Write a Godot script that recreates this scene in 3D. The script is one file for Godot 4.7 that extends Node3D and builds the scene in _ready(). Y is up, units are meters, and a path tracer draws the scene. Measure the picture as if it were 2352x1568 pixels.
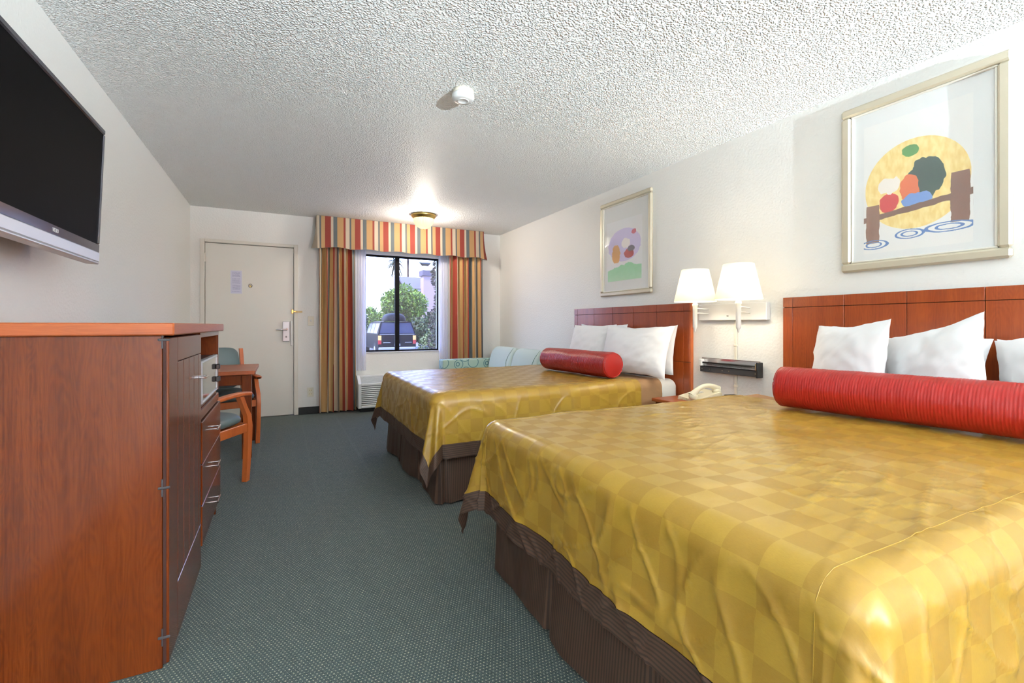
extends Node3D
# Motel room with two beds. x runs from the left wall to the right wall, -z towards the window, y up, metres.

const XL := -0.902
const XR := 2.913
const ZB := -6.19
const ZR := 5.8
const YC := 2.43

var M := {}
var used := {}
var rng := RandomNumberGenerator.new()
var noise := FastNoiseLite.new()

# ---------------------------------------------------------------- helpers: nodes
func numbered(called: String) -> String:
	if not used.has(called):
		used[called] = 0
		return called
	used[called] += 1
	return "%s_%03d" % [called, used[called]]

func tag(o: Node3D, label: String, category := "", group := "", kind := "") -> Node3D:
	if label: o.set_meta("label", label)
	if category: o.set_meta("category", category)
	if group: o.set_meta("group", group)
	if kind: o.set_meta("kind", kind)
	return o

func thing(called: String, label: String, category: String, at := Vector3.ZERO, turn := 0.0, group := "") -> Node3D:
	var o := Node3D.new()
	o.name = numbered(called)
	add_child(o)
	o.position = at
	o.rotation.y = turn
	tag(o, label, category, group)
	return o

func part(parent: Node3D, called: String, mesh: Mesh, mat: Material, at := Vector3.ZERO, rot := Vector3.ZERO) -> MeshInstance3D:
	var o := MeshInstance3D.new()
	o.name = called
	o.mesh = mesh
	o.material_override = mat
	parent.add_child(o, true)
	o.position = at
	o.rotation = rot
	return o

func structure(called: String, mesh: Mesh, mat: Material, label := "") -> MeshInstance3D:
	var o := MeshInstance3D.new()
	o.name = called
	o.mesh = mesh
	o.material_override = mat
	add_child(o)
	tag(o, label, "", "", "structure")
	return o

func fix(called: String, label: String) -> Node3D:   # a piece of the setting that has parts
	var o := Node3D.new()
	o.name = called
	add_child(o)
	tag(o, label, "", "", "structure")
	return o

# ---------------------------------------------------------------- helpers: shapes
func new_st() -> SurfaceTool:
	var st := SurfaceTool.new()
	st.begin(Mesh.PRIMITIVE_TRIANGLES)
	return st

func done(st: SurfaceTool) -> ArrayMesh:
	return st.commit()

func vert(st: SurfaceTool, p: Vector3, n: Vector3, uv := Vector2.ZERO) -> void:
	st.set_normal(n)
	st.set_uv(uv)
	st.add_vertex(p)

func tri(st: SurfaceTool, a: Vector3, b: Vector3, c: Vector3, na: Vector3, nb: Vector3, nc: Vector3, ua := Vector2.ZERO, ub := Vector2.ZERO, uc := Vector2.ZERO) -> void:
	if (b - a).cross(c - a).dot(na + nb + nc) > 0.0:
		vert(st, a, na, ua); vert(st, c, nc, uc); vert(st, b, nb, ub)
	else:
		vert(st, a, na, ua); vert(st, b, nb, ub); vert(st, c, nc, uc)

func flat_uv(p: Vector3, n: Vector3) -> Vector2:
	var a := n.abs()
	if a.x >= a.y and a.x >= a.z: return Vector2(p.z, -p.y)
	if a.y >= a.z: return Vector2(p.x, p.z)
	return Vector2(p.x, -p.y)

func quad(st: SurfaceTool, a: Vector3, b: Vector3, c: Vector3, d: Vector3, n: Vector3) -> void:
	var ua := flat_uv(a, n); var ub := flat_uv(b, n); var uc := flat_uv(c, n); var ud := flat_uv(d, n)
	tri(st, a, b, c, n, n, n, ua, ub, uc)
	tri(st, a, c, d, n, n, n, ua, uc, ud)

# a box with chamfered edges, from its low to its high corner
func bx(st: SurfaceTool, lo: Vector3, hi: Vector3, b := 0.003, t := Transform3D()) -> void:
	var s := hi - lo
	b = minf(b, minf(s.x, minf(s.y, s.z)) * 0.45)
	var c := (lo + hi) * 0.5
	var h := s * 0.5
	for ax in 3:
		for sg in [-1.0, 1.0]:
			var n := Vector3.ZERO; n[ax] = sg
			var u := (ax + 1) % 3; var v := (ax + 2) % 3
			var pts := []
			for k in [[-1, -1], [1, -1], [1, 1], [-1, 1]]:
				var p := Vector3.ZERO
				p[ax] = sg * h[ax]; p[u] = k[0] * (h[u] - b); p[v] = k[1] * (h[v] - b)
				pts.append(t * (c + p))
			quad(st, pts[0], pts[1], pts[2], pts[3], (t.basis * n).normalized())
	if b <= 0.0: return
	for ax in 3:
		var u := (ax + 1) % 3; var v := (ax + 2) % 3
		for su in [-1.0, 1.0]:
			for sv in [-1.0, 1.0]:
				var n := Vector3.ZERO; n[u] = su; n[v] = sv
				var p := []
				for k in [[-1.0, 0], [1.0, 0], [1.0, 1], [-1.0, 1]]:
					var q := Vector3.ZERO
					q[ax] = k[0] * (h[ax] - b)
					q[u] = su * (h[u] - (b if k[1] else 0.0)); q[v] = sv * (h[v] - (0.0 if k[1] else b))
					p.append(t * (c + q))
				quad(st, p[0], p[1], p[2], p[3], (t.basis * n).normalized())
	for sx in [-1.0, 1.0]:
		for sy in [-1.0, 1.0]:
			for sz in [-1.0, 1.0]:
				var n := (t.basis * Vector3(sx, sy, sz)).normalized()
				tri(st, t * (c + Vector3(sx * h.x, sy * (h.y - b), sz * (h.z - b))), t * (c + Vector3(sx * (h.x - b), sy * h.y, sz * (h.z - b))), t * (c + Vector3(sx * (h.x - b), sy * (h.y - b), sz * h.z)), n, n, n)

func box(lo: Vector3, hi: Vector3, b := 0.003) -> ArrayMesh:
	var st := new_st()
	bx(st, lo, hi, b)
	return done(st)

func frame_of(dir: Vector3) -> Basis:
	var y := dir.normalized()
	var x := (Vector3.UP if absf(y.y) < 0.95 else Vector3.RIGHT).cross(y).normalized()
	return Basis(x, y, x.cross(y).normalized())

# a round tube along points, with a radius for each
func tube(st: SurfaceTool, pts: Array, radii: Array, seg := 12, caps := true, flat := 1.0) -> void:
	var rings := []
	for i in pts.size():
		var d: Vector3 = (pts[mini(i + 1, pts.size() - 1)] - pts[maxi(i - 1, 0)])
		var f := frame_of(d)
		var r: float = radii[mini(i, radii.size() - 1)]
		var ring := []
		for k in seg:
			var a := TAU * k / seg
			var n := (f.x * cos(a) + f.z * sin(a)).normalized()
			ring.append([pts[i] + f.x * cos(a) * r + f.z * sin(a) * r * flat, n])
		rings.append(ring)
	for i in pts.size() - 1:
		for k in seg:
			var k2 := (k + 1) % seg
			var a = rings[i][k]; var b = rings[i][k2]; var c = rings[i + 1][k2]; var d = rings[i + 1][k]
			tri(st, a[0], b[0], c[0], a[1], b[1], c[1])
			tri(st, a[0], c[0], d[0], a[1], c[1], d[1])
	if caps:
		for e in [0, pts.size() - 1]:
			var n: Vector3 = (pts[0] - pts[1]).normalized() if e == 0 else (pts[-1] - pts[-2]).normalized()
			for k in seg:
				tri(st, pts[e], rings[e][k][0], rings[e][(k + 1) % seg][0], n, n, n)

func rod(a: Vector3, b: Vector3, r: float, seg := 12, r2 := -1.0) -> ArrayMesh:
	var st := new_st()
	tube(st, [a, b], [r, r if r2 < 0 else r2], seg)
	return done(st)

# a lathe round the y axis: profile of (radius, height); sharp corners where a point repeats
func lathe(st: SurfaceTool, prof: Array, seg := 32, at := Vector3.ZERO) -> void:
	for i in prof.size() - 1:
		var p: Vector2 = prof[i]; var q: Vector2 = prof[i + 1]
		if p.distance_to(q) < 1e-6: continue
		var flat := Vector2(q.y - p.y, p.x - q.x).normalized()
		var np := flat; var nq := flat
		if i > 0 and prof[i - 1].distance_to(p) > 1e-6:
			var w := Vector2(p.y - prof[i - 1].y, prof[i - 1].x - p.x).normalized()
			np = (w + flat).normalized()
		if i + 2 < prof.size() and prof[i + 2].distance_to(q) > 1e-6:
			var w := Vector2(prof[i + 2].y - q.y, q.x - prof[i + 2].x).normalized()
			nq = (w + flat).normalized()
		for k in seg:
			var a := TAU * k / seg; var b := TAU * (k + 1) / seg
			var ca := Vector3(cos(a), 0, sin(a)); var cb := Vector3(cos(b), 0, sin(b))
			var p1 := at + ca * p.x + Vector3(0, p.y, 0); var p2 := at + cb * p.x + Vector3(0, p.y, 0)
			var q1 := at + ca * q.x + Vector3(0, q.y, 0); var q2 := at + cb * q.x + Vector3(0, q.y, 0)
			var n1 := ca * np.x + Vector3(0, np.y, 0); var n2 := cb * np.x + Vector3(0, np.y, 0)
			var m1 := ca * nq.x + Vector3(0, nq.y, 0); var m2 := cb * nq.x + Vector3(0, nq.y, 0)
			var ua := Vector2(float(k) / seg, float(i) / prof.size()); var ub := Vector2(float(k + 1) / seg, float(i) / prof.size())
			var uc := Vector2(float(k + 1) / seg, float(i + 1) / prof.size()); var ud := Vector2(float(k) / seg, float(i + 1) / prof.size())
			if p.x > 1e-6: tri(st, p1, p2, q2, n1, n2, m2, ua, ub, uc)
			if q.x > 1e-6: tri(st, p1, q2, q1, n1, m2, m1, ua, uc, ud)

func turned(prof: Array, seg := 32) -> ArrayMesh:
	var st := new_st()
	lathe(st, prof, seg)
	return done(st)

# a smooth sheet: f(i, j) gives [point, uv]; up decides which way its normals point at the middle
func sheet(nu: int, nv: int, f: Callable, toward: Vector3, wrap_u := false) -> ArrayMesh:
	var P := PackedVector3Array(); var UV := PackedVector2Array(); var N := PackedVector3Array(); var I := PackedInt32Array()
	for j in nv + 1:
		for i in nu + 1:
			var r: Array = f.call(float(i) / nu, float(j) / nv)
			P.append(r[0]); UV.append(r[1])
	var w := nu + 1
	var vote := 0.0
	var mid := Vector3.ZERO
	for p in P: mid += p
	mid /= P.size()
	N.resize(P.size())
	for j in nv + 1:
		for i in nu + 1:
			var il := i - 1 if i > 0 else (nu - 1 if wrap_u else 0)
			var ir := i + 1 if i < nu else (1 if wrap_u else nu)
			var du := P[j * w + ir] - P[j * w + il]
			var dv := P[mini(j + 1, nv) * w + i] - P[maxi(j - 1, 0) * w + i]
			var n := du.cross(dv).normalized()
			N[j * w + i] = n
			if n.length_squared() < 0.5:
				n = (P[j * w + i] - mid).normalized()
				N[j * w + i] = n
				continue
			vote += n.dot(toward if toward != Vector3.ZERO else P[j * w + i] - mid)
	var flip := vote < 0.0
	if flip:
		for k in N.size(): N[k] = -N[k]
	for j in nv:
		for i in nu:
			var a := j * w + i
			if flip: I.append_array(PackedInt32Array([a, a + 1, a + w + 1, a, a + w + 1, a + w]))
			else: I.append_array(PackedInt32Array([a, a + w + 1, a + 1, a, a + w, a + w + 1]))
	var arr := []
	arr.resize(Mesh.ARRAY_MAX)
	arr[Mesh.ARRAY_VERTEX] = P; arr[Mesh.ARRAY_NORMAL] = N; arr[Mesh.ARRAY_TEX_UV] = UV; arr[Mesh.ARRAY_INDEX] = I
	var m := ArrayMesh.new()
	m.add_surface_from_arrays(Mesh.PRIMITIVE_TRIANGLES, arr)
	return m

# a polygon in the plane of two axes, pushed out along the third (ax): flat sides with a small chamfer left off
func prism(st: SurfaceTool, poly: PackedVector2Array, ax: int, from: float, to: float, t := Transform3D(), smooth := false) -> void:
	var u := (ax + 1) % 3; var v := (ax + 2) % 3
	var at := func(p: Vector2, d: float) -> Vector3:
		var q := Vector3.ZERO; q[u] = p.x; q[v] = p.y; q[ax] = d
		return t * q
	var idx := Geometry2D.triangulate_polygon(poly)
	for e in [from, to]:
		var n := Vector3.ZERO; n[ax] = -1.0 if e == minf(from, to) else 1.0
		n = (t.basis * n).normalized()
		for k in range(0, idx.size(), 3):
			var a: Vector3 = at.call(poly[idx[k]], e); var b: Vector3 = at.call(poly[idx[k + 1]], e); var c: Vector3 = at.call(poly[idx[k + 2]], e)
			tri(st, a, b, c, n, n, n, flat_uv(a, n), flat_uv(b, n), flat_uv(c, n))
	var turn := 1.0 if not Geometry2D.is_polygon_clockwise(poly) else -1.0
	var cnt := poly.size()
	var en := []
	for k in cnt:
		var d := (poly[(k + 1) % cnt] - poly[k]).normalized()
		en.append(Vector2(d.y, -d.x) * turn)
	for k in cnt:
		var k2 := (k + 1) % cnt
		var na2: Vector2 = en[k]; var nb2: Vector2 = en[k]
		if smooth:
			if en[k].dot(en[(k + cnt - 1) % cnt]) > 0.6: na2 = (en[k] + en[(k + cnt - 1) % cnt]).normalized()
			if en[k].dot(en[k2]) > 0.6: nb2 = (en[k] + en[k2]).normalized()
		var na := Vector3.ZERO; na[u] = na2.x; na[v] = na2.y
		var nb := Vector3.ZERO; nb[u] = nb2.x; nb[v] = nb2.y
		na = (t.basis * na).normalized(); nb = (t.basis * nb).normalized()
		var a: Vector3 = at.call(poly[k], from); var b: Vector3 = at.call(poly[k2], from); var c: Vector3 = at.call(poly[k2], to); var d: Vector3 = at.call(poly[k], to)
		tri(st, a, b, c, na, nb, nb, flat_uv(a, na), flat_uv(b, nb), flat_uv(c, nb))
		tri(st, a, c, d, na, nb, na, flat_uv(a, na), flat_uv(c, nb), flat_uv(d, na))

func extrude(poly: PackedVector2Array, ax: int, from: float, to: float, smooth := false) -> ArrayMesh:
	var st := new_st()
	prism(st, poly, ax, from, to, Transform3D(), smooth)
	return done(st)

func ellipsoid(st: SurfaceTool, c: Vector3, r: Vector3, nu := 20, nv := 12) -> void:
	for j in nv:
		for i in nu:
			var q := []
			for k in [[0, 0], [1, 0], [1, 1], [0, 1]]:
				var a: float = TAU * (i + k[0]) / nu; var b: float = PI * (j + k[1]) / nv
				var d := Vector3(sin(b) * cos(a), cos(b), sin(b) * sin(a))
				q.append([c + d * r, (d / r).normalized()])
			tri(st, q[0][0], q[1][0], q[2][0], q[0][1], q[1][1], q[2][1])
			tri(st, q[0][0], q[2][0], q[3][0], q[0][1], q[2][1], q[3][1])

# a stuffed pillow standing in its own xy plane, w wide, h high, d thick
func pillow_mesh(w: float, h: float, d: float, seed_: int, crease := 0.006) -> ArrayMesh:
	var n := FastNoiseLite.new()
	n.seed = seed_
	n.frequency = 1.0
	var f := func(u: float, v: float) -> Array:
		# u runs round from the front face over the right edge to the back face; v from bottom to top
		var side := 1.0 if u < 0.5 else -1.0
		var s := (u * 4.0 - 1.0) if u < 0.5 else (3.0 - u * 4.0)
		var t := v * 2.0 - 1.0
		s = sin(s * PI / 2.0); t = sin(t * PI / 2.0)
		var puff := pow(maxf(0.0, 1.0 - pow(absf(s), 2.6)), 0.62) * pow(maxf(0.0, 1.0 - pow(absf(t), 2.6)), 0.62)
		var x := s * w * 0.5 * (1.0 - 0.075 * (1.0 - t * t))
		var y := t * h * 0.5 * (1.0 - 0.10 * (1.0 - s * s))
		var c := n.get_noise_3d(s * 2.2 + seed_, t * 2.2, side * 3.0) * 1.6 + n.get_noise_3d(s * 7.0, t * 3.0 + seed_, side) * 0.5
		var edge := pow(absf(s), 6.0) + pow(absf(t), 6.0)
		var gather := n.get_noise_2d(t * 14.0 + seed_, s * 2.0) * pow(absf(s), 4.0) * 0.5
		var z := side * (d * 0.5 * puff) + (c * crease + gather * crease) * minf(1.0, puff * 2.0 + 0.15)
		y += n.get_noise_1d(s * 1.2 + seed_ * 7.0) * 0.010 * absf(t)
		return [Vector3(x, y, z), Vector2(s, t)]
	return sheet(72, 36, f, Vector3.ZERO, true)

# ---------------------------------------------------------------- materials
func picture(w: int, h: int, f: Callable) -> ImageTexture:
	var im := Image.create(w, h, false, Image.FORMAT_RGB8)
	for y in h:
		for x in w:
			im.set_pixel(x, y, f.call(x, y))
	return ImageTexture.create_from_image(im)

func mat(c: Color, rough := 0.6, metal := 0.0) -> StandardMaterial3D:
	var m := StandardMaterial3D.new()
	m.albedo_color = c
	m.roughness = rough
	m.metallic = metal
	return m

func rgb8(r: int, g: int, b: int) -> Color:
	return Color(r / 255.0, g / 255.0, b / 255.0)

func ring_noise(n: FastNoiseLite, x: float, y: float, w: float, h: float, fx: float, fy: float) -> float:
	# noise that repeats at the edges of a w by h picture
	var a := n.get_noise_2d(x * fx, y * fy); var b := n.get_noise_2d((x - w) * fx, y * fy)
	var c := n.get_noise_2d(x * fx, (y - h) * fy); var d := n.get_noise_2d((x - w) * fx, (y - h) * fy)
	var u := x / w; var v := y / h
	return lerpf(lerpf(a, b, u), lerpf(c, d, u), v)

func wood_texture(dark: Color, mid: Color, light: Color, seed_: int, along_x := false) -> ImageTexture:
	var n := FastNoiseLite.new()
	n.seed = seed_
	n.frequency = 1.0
	n.fractal_octaves = 3
	var g := func(px: int, py: int) -> Color:
		var x := py if along_x else px
		var y := px if along_x else py
		var broad := ring_noise(n, x, y, 512, 512, 0.012, 0.0010)
		var cath := ring_noise(n, x + 900.0, y, 512, 512, 0.016, 0.0022)
		var fine := ring_noise(n, x + 300.0, y, 512, 512, 0.22, 0.004)
		var pore := ring_noise(n, x + 77.0, y, 512, 512, 0.75, 0.022)
		var v := 0.5 + broad * 0.50 + 0.07 * sin((cath * 3.2 + x * 0.03) * 6.0) + fine * 0.22 + pore * 0.16
		v = clampf(v, 0.0, 1.0)
		return dark.lerp(mid, v * 2.0) if v < 0.5 else mid.lerp(light, v * 2.0 - 1.0)
	return picture(512, 512, g)

func tri_map(m: StandardMaterial3D, size: float, world := false) -> StandardMaterial3D:
	m.uv1_triplanar = true
	m.uv1_world_triplanar = world
	m.uv1_scale = Vector3.ONE / size
	m.uv1_triplanar_sharpness = 8.0
	return m

func noise_tex(freq: float, type: int, octaves := 3, size := 512, seed_ := 1) -> NoiseTexture2D:
	var n := FastNoiseLite.new()
	n.noise_type = type
	n.frequency = freq
	n.seed = seed_
	n.fractal_octaves = octaves
	var t := NoiseTexture2D.new()
	t.width = size
	t.height = size
	t.seamless = true
	t.noise = n
	return t

func bump(m: StandardMaterial3D, tex: Texture2D, cm: float) -> StandardMaterial3D:
	m.heightmap_enabled = true
	m.heightmap_texture = tex
	m.heightmap_scale = cm
	return m

# sprayed grains scattered over a picture that repeats at its edges
func popcorn(size: int, count: int) -> ImageTexture:
	var h := PackedFloat32Array()
	h.resize(size * size)
	var r := RandomNumberGenerator.new()
	r.seed = 4
	for k in count:
		var cx := r.randi() % size; var cy := r.randi() % size
		var rad := r.randf_range(2.5, 6.5)
		var top := r.randf_range(0.35, 1.0)
		var e := int(rad) + 1
		for dy in range(-e, e + 1):
			for dx in range(-e, e + 1):
				var q := 1.0 - (dx * dx + dy * dy) / (rad * rad)
				if q > 0.0:
					var at := posmod(cy + dy, size) * size + posmod(cx + dx, size)
					h[at] = maxf(h[at], top * sqrt(q))
	var im := Image.create(size, size, false, Image.FORMAT_L8)
	for y in size:
		for x in size:
			var v := h[y * size + x]
			im.set_pixel(x, y, Color(v, v, v))
	return ImageTexture.create_from_image(im)

func materials() -> void:
	noise.seed = 7
	noise.frequency = 1.0
	noise.fractal_octaves = 3
	# painted walls: off-white with a fine roller texture
	var peel := noise_tex(0.035, FastNoiseLite.TYPE_SIMPLEX, 3, 512, 3)
	M.wall = bump(tri_map(mat(rgb8(231, 230, 226), 0.5), 0.5, true), peel, 0.10)
	# sprayed popcorn ceiling
	var pop := popcorn(1024, 17000)
	M.ceiling = bump(tri_map(mat(rgb8(246, 245, 242), 0.5), 1.0, true), pop, 0.85)
	# carpet: dark green with small beige flecks in rows
	var cn := FastNoiseLite.new(); cn.seed = 5; cn.frequency = 1.0
	var fleck := func(x: int, y: int) -> Color:
		var v := 0.35 * absf(fposmod(sin(float((x / 2) * 127 + (y / 2) * 311)) * 43758.5453, 1.0)) + 0.3 * absf(fposmod(sin(float((x / 5) * 269 + (y / 4) * 183)) * 24634.63, 1.0)) + 0.15
		var c := rgb8(8, 32, 29).lerp(rgb8(46, 80, 77), v)
		var row := int(floor(y / 16.0))
		var gx := fposmod(x + (8 if row % 2 else 0), 16.0) - 8.0
		var gy := fposmod(y, 16.0) - 8.0
		var col := int(floor((x + (8 if row % 2 else 0)) / 16.0))
		var pick := cn.get_noise_2d((col % 32) * 17.7, (row % 32) * 9.3)
		if gx * gx + gy * gy * 0.7 < 9.0 + 5.0 * pick:
			c = c.lerp(rgb8(204, 192, 164), 0.75 + 0.2 * pick)
		elif pick > 0.1 and absf(gx - 4.0) < 2.0 and absf(gy - 3.0) < 2.0:
			c = c.lerp(rgb8(150, 120, 100), 0.5)
		return c
	var carpet := mat(Color.WHITE, 0.9)
	carpet.albedo_texture = picture(512, 512, fleck)
	tri_map(carpet, 0.38, true)
	bump(carpet, noise_tex(0.18, FastNoiseLite.TYPE_SIMPLEX, 2, 512, 9), 0.5)
	carpet.rim_enabled = true
	carpet.rim = 0.5
	carpet.rim_tint = 0.2
	M.carpet = carpet
	# cherry laminate: upright grain, and grain lying along x
	var wt := wood_texture(rgb8(72, 28, 8), rgb8(98, 42, 13), rgb8(120, 57, 20), 21)
	var wood := mat(Color.WHITE, 0.24)
	wood.metallic_specular = 0.42
	wood.clearcoat_enabled = true
	wood.clearcoat = 0.35
	wood.clearcoat_roughness = 0.12
	wood.albedo_texture = wt
	tri_map(wood, 0.8)
	M.wood = wood
	var wl := mat(Color.WHITE, 0.34)
	wl.albedo_texture = wood_texture(rgb8(120, 54, 22), rgb8(156, 78, 38), rgb8(178, 98, 52), 31, true)
	tri_map(wl, 0.7)
	M.wood_long = wl
	var wc := mat(rgb8(200, 106, 52), 0.35)
	wc.albedo_texture = wood_texture(rgb8(205, 190, 180), rgb8(240, 235, 230), Color.WHITE, 41)
	tri_map(wc, 0.5)
	M.wood_chair = wc
	M.wood_dark = mat(rgb8(58, 26, 14), 0.5)
	var hb := mat(Color.WHITE, 0.32)
	hb.albedo_texture = wood_texture(rgb8(118, 45, 13), rgb8(146, 63, 21), rgb8(168, 82, 32), 51)
	hb.clearcoat_enabled = true
	hb.clearcoat = 0.3
	hb.clearcoat_roughness = 0.15
	tri_map(hb, 0.9)
	M.headboard = hb
	M.groove = mat(rgb8(48, 16, 8), 0.8)
	# gold satin with woven checks
	var wr := FastNoiseLite.new(); wr.seed = 77; wr.frequency = 1.0
	var chk := func(x: int, y: int) -> bool:
		return (int(x / 128.0) + int(y / 128.0)) % 2 == 0
	var gold := func(x: int, y: int) -> Color:
		var th := 0.03 * wr.get_noise_2d(x * 0.8, y * 0.05)
		var c := rgb8(164, 129, 48) if chk.call(x, y) else rgb8(154, 118, 42)
		return Color(c.r + th, c.g + th, c.b + th * 0.6)
	var gr := func(x: int, y: int) -> Color:
		var v := 0.28 if chk.call(x, y) else 0.38
		return Color(v, v, v)
	var wrk := func(x: int, y: int) -> Color:
		var a := 1.0 - absf(ring_noise(wr, x, y, 512, 512, 0.008, 0.035))
		var b := 1.0 - absf(ring_noise(wr, x + 700.0, y, 512, 512, 0.02, 0.05))
		var v := clampf(pow(a, 9.0) * 0.6 + pow(b, 9.0) * 0.4, 0, 1)
		return Color(v, v, v)
	var spread := mat(Color.WHITE, 1.0)
	spread.albedo_texture = picture(256, 256, gold)
	spread.roughness_texture = picture(256, 256, gr)
	spread.uv1_scale = Vector3(1 / 0.164, 1 / 0.164, 1)
	spread.metallic_specular = 0.5
	M.spread = spread
	M.wrinkle_tex = picture(512, 512, wrk)
	# brown striped hem and bed skirt
	var stripe := func(x: int, _y: int) -> Color:
		return rgb8(82, 58, 44) if x % 16 < 9 else rgb8(56, 39, 30)
	var hem := mat(Color.WHITE, 0.6)
	hem.albedo_texture = picture(64, 8, stripe)
	hem.uv1_scale = Vector3(1 / 0.048, 1, 1)
	M.hem = hem
	M.brown = mat(rgb8(150, 112, 76), 0.7)
	M.linen = mat(rgb8(238, 238, 238), 0.75)
	M.mattress = mat(rgb8(230, 228, 222), 0.8)
	# red ribbed vinyl
	var red := mat(rgb8(152, 23, 15), 0.38)
	M.red = red
	# striped curtain cloth: one repeat across the picture
	var bands := [[40, 156, 62, 46], [17, 210, 192, 164], [27, 102, 110, 110], [44, 196, 154, 100], [14, 152, 62, 46], [28, 210, 194, 166], [12, 100, 104, 104], [26, 196, 158, 106]]
	var cloth := func(x: int, y: int) -> Color:
		var p := x * 208.0 / 416.0
		var th := 0.02 * wr.get_noise_2d(x * 0.9, y * 0.9)
		for b in bands:
			if p < b[0]: return Color(b[1] / 255.0 + th, b[2] / 255.0 + th, b[3] / 255.0 + th)
			p -= b[0]
		return rgb8(208, 168, 108)
	var cur := mat(Color.WHITE, 0.8)
	cur.albedo_texture = picture(416, 16, cloth)
	cur.backlight_enabled = true
	cur.backlight = Color(0.18, 0.18, 0.18)
	M.curtain = cur
	M.valance = mat(rgb8(208, 208, 216), 0.8)
	M.valance.albedo_texture = cur.albedo_texture
	var sheer := mat(Color(0.95, 0.96, 1.0, 0.75), 0.8)
	sheer.transparency = BaseMaterial3D.TRANSPARENCY_ALPHA
	sheer.backlight_enabled = true
	sheer.backlight = Color(0.9, 0.9, 0.95)
	M.sheer = sheer
	# sofa cloth with swirling rings
	var swirl := func(x: int, y: int) -> Color:
		var c := rgb8(160, 182, 168)
		for k in [[40, 50, 34, 3], [40, 50, 12, 3], [120, 96, 40, 3], [120, 96, 20, 2], [205, 40, 30, 3], [205, 40, 10, 4], [190, 150, 44, 3], [60, 160, 36, 3], [60, 160, 14, 4], [130, 215, 34, 3], [225, 225, 26, 3], [10, 235, 24, 3]]:
			var dx := fposmod(x - k[0] + 128.0, 256.0) - 128.0; var dy := fposmod(y - k[1] + 128.0, 256.0) - 128.0
			var r := sqrt(dx * dx + dy * dy) + 4.0 * sin(atan2(dy, dx) * 1.0 + k[2])
			if absf(r - k[2]) < k[3]: c = rgb8(84, 118, 122)
		return c
	var sofa := mat(Color.WHITE, 0.85)
	sofa.albedo_texture = picture(256, 256, swirl)
	tri_map(sofa, 0.42)
	M.sofa = sofa
	M.teal = bump(tri_map(mat(rgb8(186, 200, 194), 0.85), 0.2), noise_tex(0.12, FastNoiseLite.TYPE_SIMPLEX, 2, 256, 2), 0.08)
	M.seat = mat(rgb8(92, 108, 110), 0.42)
	# paints, plastics, metals
	M.door = mat(rgb8(224, 222, 214), 0.35)
	M.trim = mat(rgb8(220, 216, 206), 0.4)
	M.rubber = mat(rgb8(22, 22, 22), 0.6)
	M.black_frame = mat(rgb8(13, 12, 15), 0.6)
	M.black_frame.metallic_specular = 0.25
	M.white_plastic = mat(rgb8(226, 226, 224), 0.4)
	M.cream = mat(rgb8(232, 222, 192), 0.38)
	M.ivory = mat(rgb8(224, 218, 200), 0.4)
	M.chrome = mat(rgb8(214, 214, 216), 0.12, 1.0)
	M.steel = mat(rgb8(170, 166, 160), 0.28, 1.0)
	M.brass = mat(rgb8(210, 180, 110), 0.3, 1.0)
	M.black = mat(rgb8(18, 18, 20), 0.4)
	M.screen = mat(rgb8(8, 8, 9), 0.5)
	M.screen.metallic_specular = 0.1
	M.silver = mat(rgb8(206, 208, 214), 0.35)
	M.silver.metallic = 0.3
	M.dark_chrome = mat(rgb8(120, 120, 130), 0.15, 1.0)
	M.mirror = mat(rgb8(205, 208, 205), 0.06, 1.0)
	M.grey_dark = mat(rgb8(62, 62, 66), 0.45)
	M.grey = mat(rgb8(120, 122, 126), 0.5)
	M.frame_wood = mat(rgb8(200, 190, 168), 0.38, 0.35)
	M.frame_lip = mat(rgb8(226, 220, 208), 0.3, 0.3)
	M.mat_board = mat(rgb8(226, 225, 222), 0.8)
	M.ink = mat(rgb8(40, 40, 44), 0.6)
	var pane := mat(Color(0.96, 0.98, 1.0, 0.05), 0.02)
	pane.transparency = BaseMaterial3D.TRANSPARENCY_ALPHA
	pane.metallic_specular = 0.18
	M.pane = pane
	var shade := mat(rgb8(246, 243, 234), 0.8)
	shade.backlight_enabled = true
	shade.backlight = Color(0.86, 0.84, 0.78)
	M.shade = shade
	var bulb := mat(rgb8(255, 250, 240), 0.5)
	bulb.emission_enabled = true
	bulb.emission = rgb8(255, 238, 208)
	bulb.emission_energy_multiplier = 1.2
	M.bulb = bulb
	var dome := mat(rgb8(250, 244, 214), 0.25)
	dome.emission_enabled = true
	dome.emission = rgb8(255, 240, 180)
	dome.emission_energy_multiplier = 0.55
	M.dome = dome
	var tubem := mat(rgb8(250, 250, 250), 0.4)
	tubem.emission_enabled = true
	tubem.emission = rgb8(255, 250, 240)
	tubem.emission_energy_multiplier = 1.5
	M.tube = tubem
	# out of doors
	M.asphalt = bump(tri_map(mat(rgb8(88, 87, 90), 0.9), 1.0, true), peel, 0.3)
	M.concrete = mat(rgb8(176, 172, 166), 0.85)
	M.car = mat(rgb8(9, 10, 24), 0.45)
	M.car.metallic_specular = 0.12
	M.car_glass = mat(rgb8(20, 22, 52), 0.25)
	M.car_glass.metallic_specular = 0.4
	M.tyre = mat(rgb8(20, 20, 20), 0.8)
	M.tail_red = mat(rgb8(140, 16, 28), 0.2)
	M.tail_amber = mat(rgb8(190, 146, 84), 0.2)
	M.bumper = mat(rgb8(122, 126, 136), 0.4)
	M.bark = mat(rgb8(72, 56, 46), 0.9)
	M.stucco = mat(rgb8(142, 122, 124), 0.9)
	M.siding = mat(rgb8(36, 38, 52), 0.8)
	M.roof = mat(rgb8(80, 77, 86), 0.9)
	M.cap = mat(rgb8(76, 70, 88), 0.8)
	var leaf := mat(Color.WHITE, 0.6)
	leaf.vertex_color_use_as_albedo = true
	leaf.backlight_enabled = true
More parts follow.
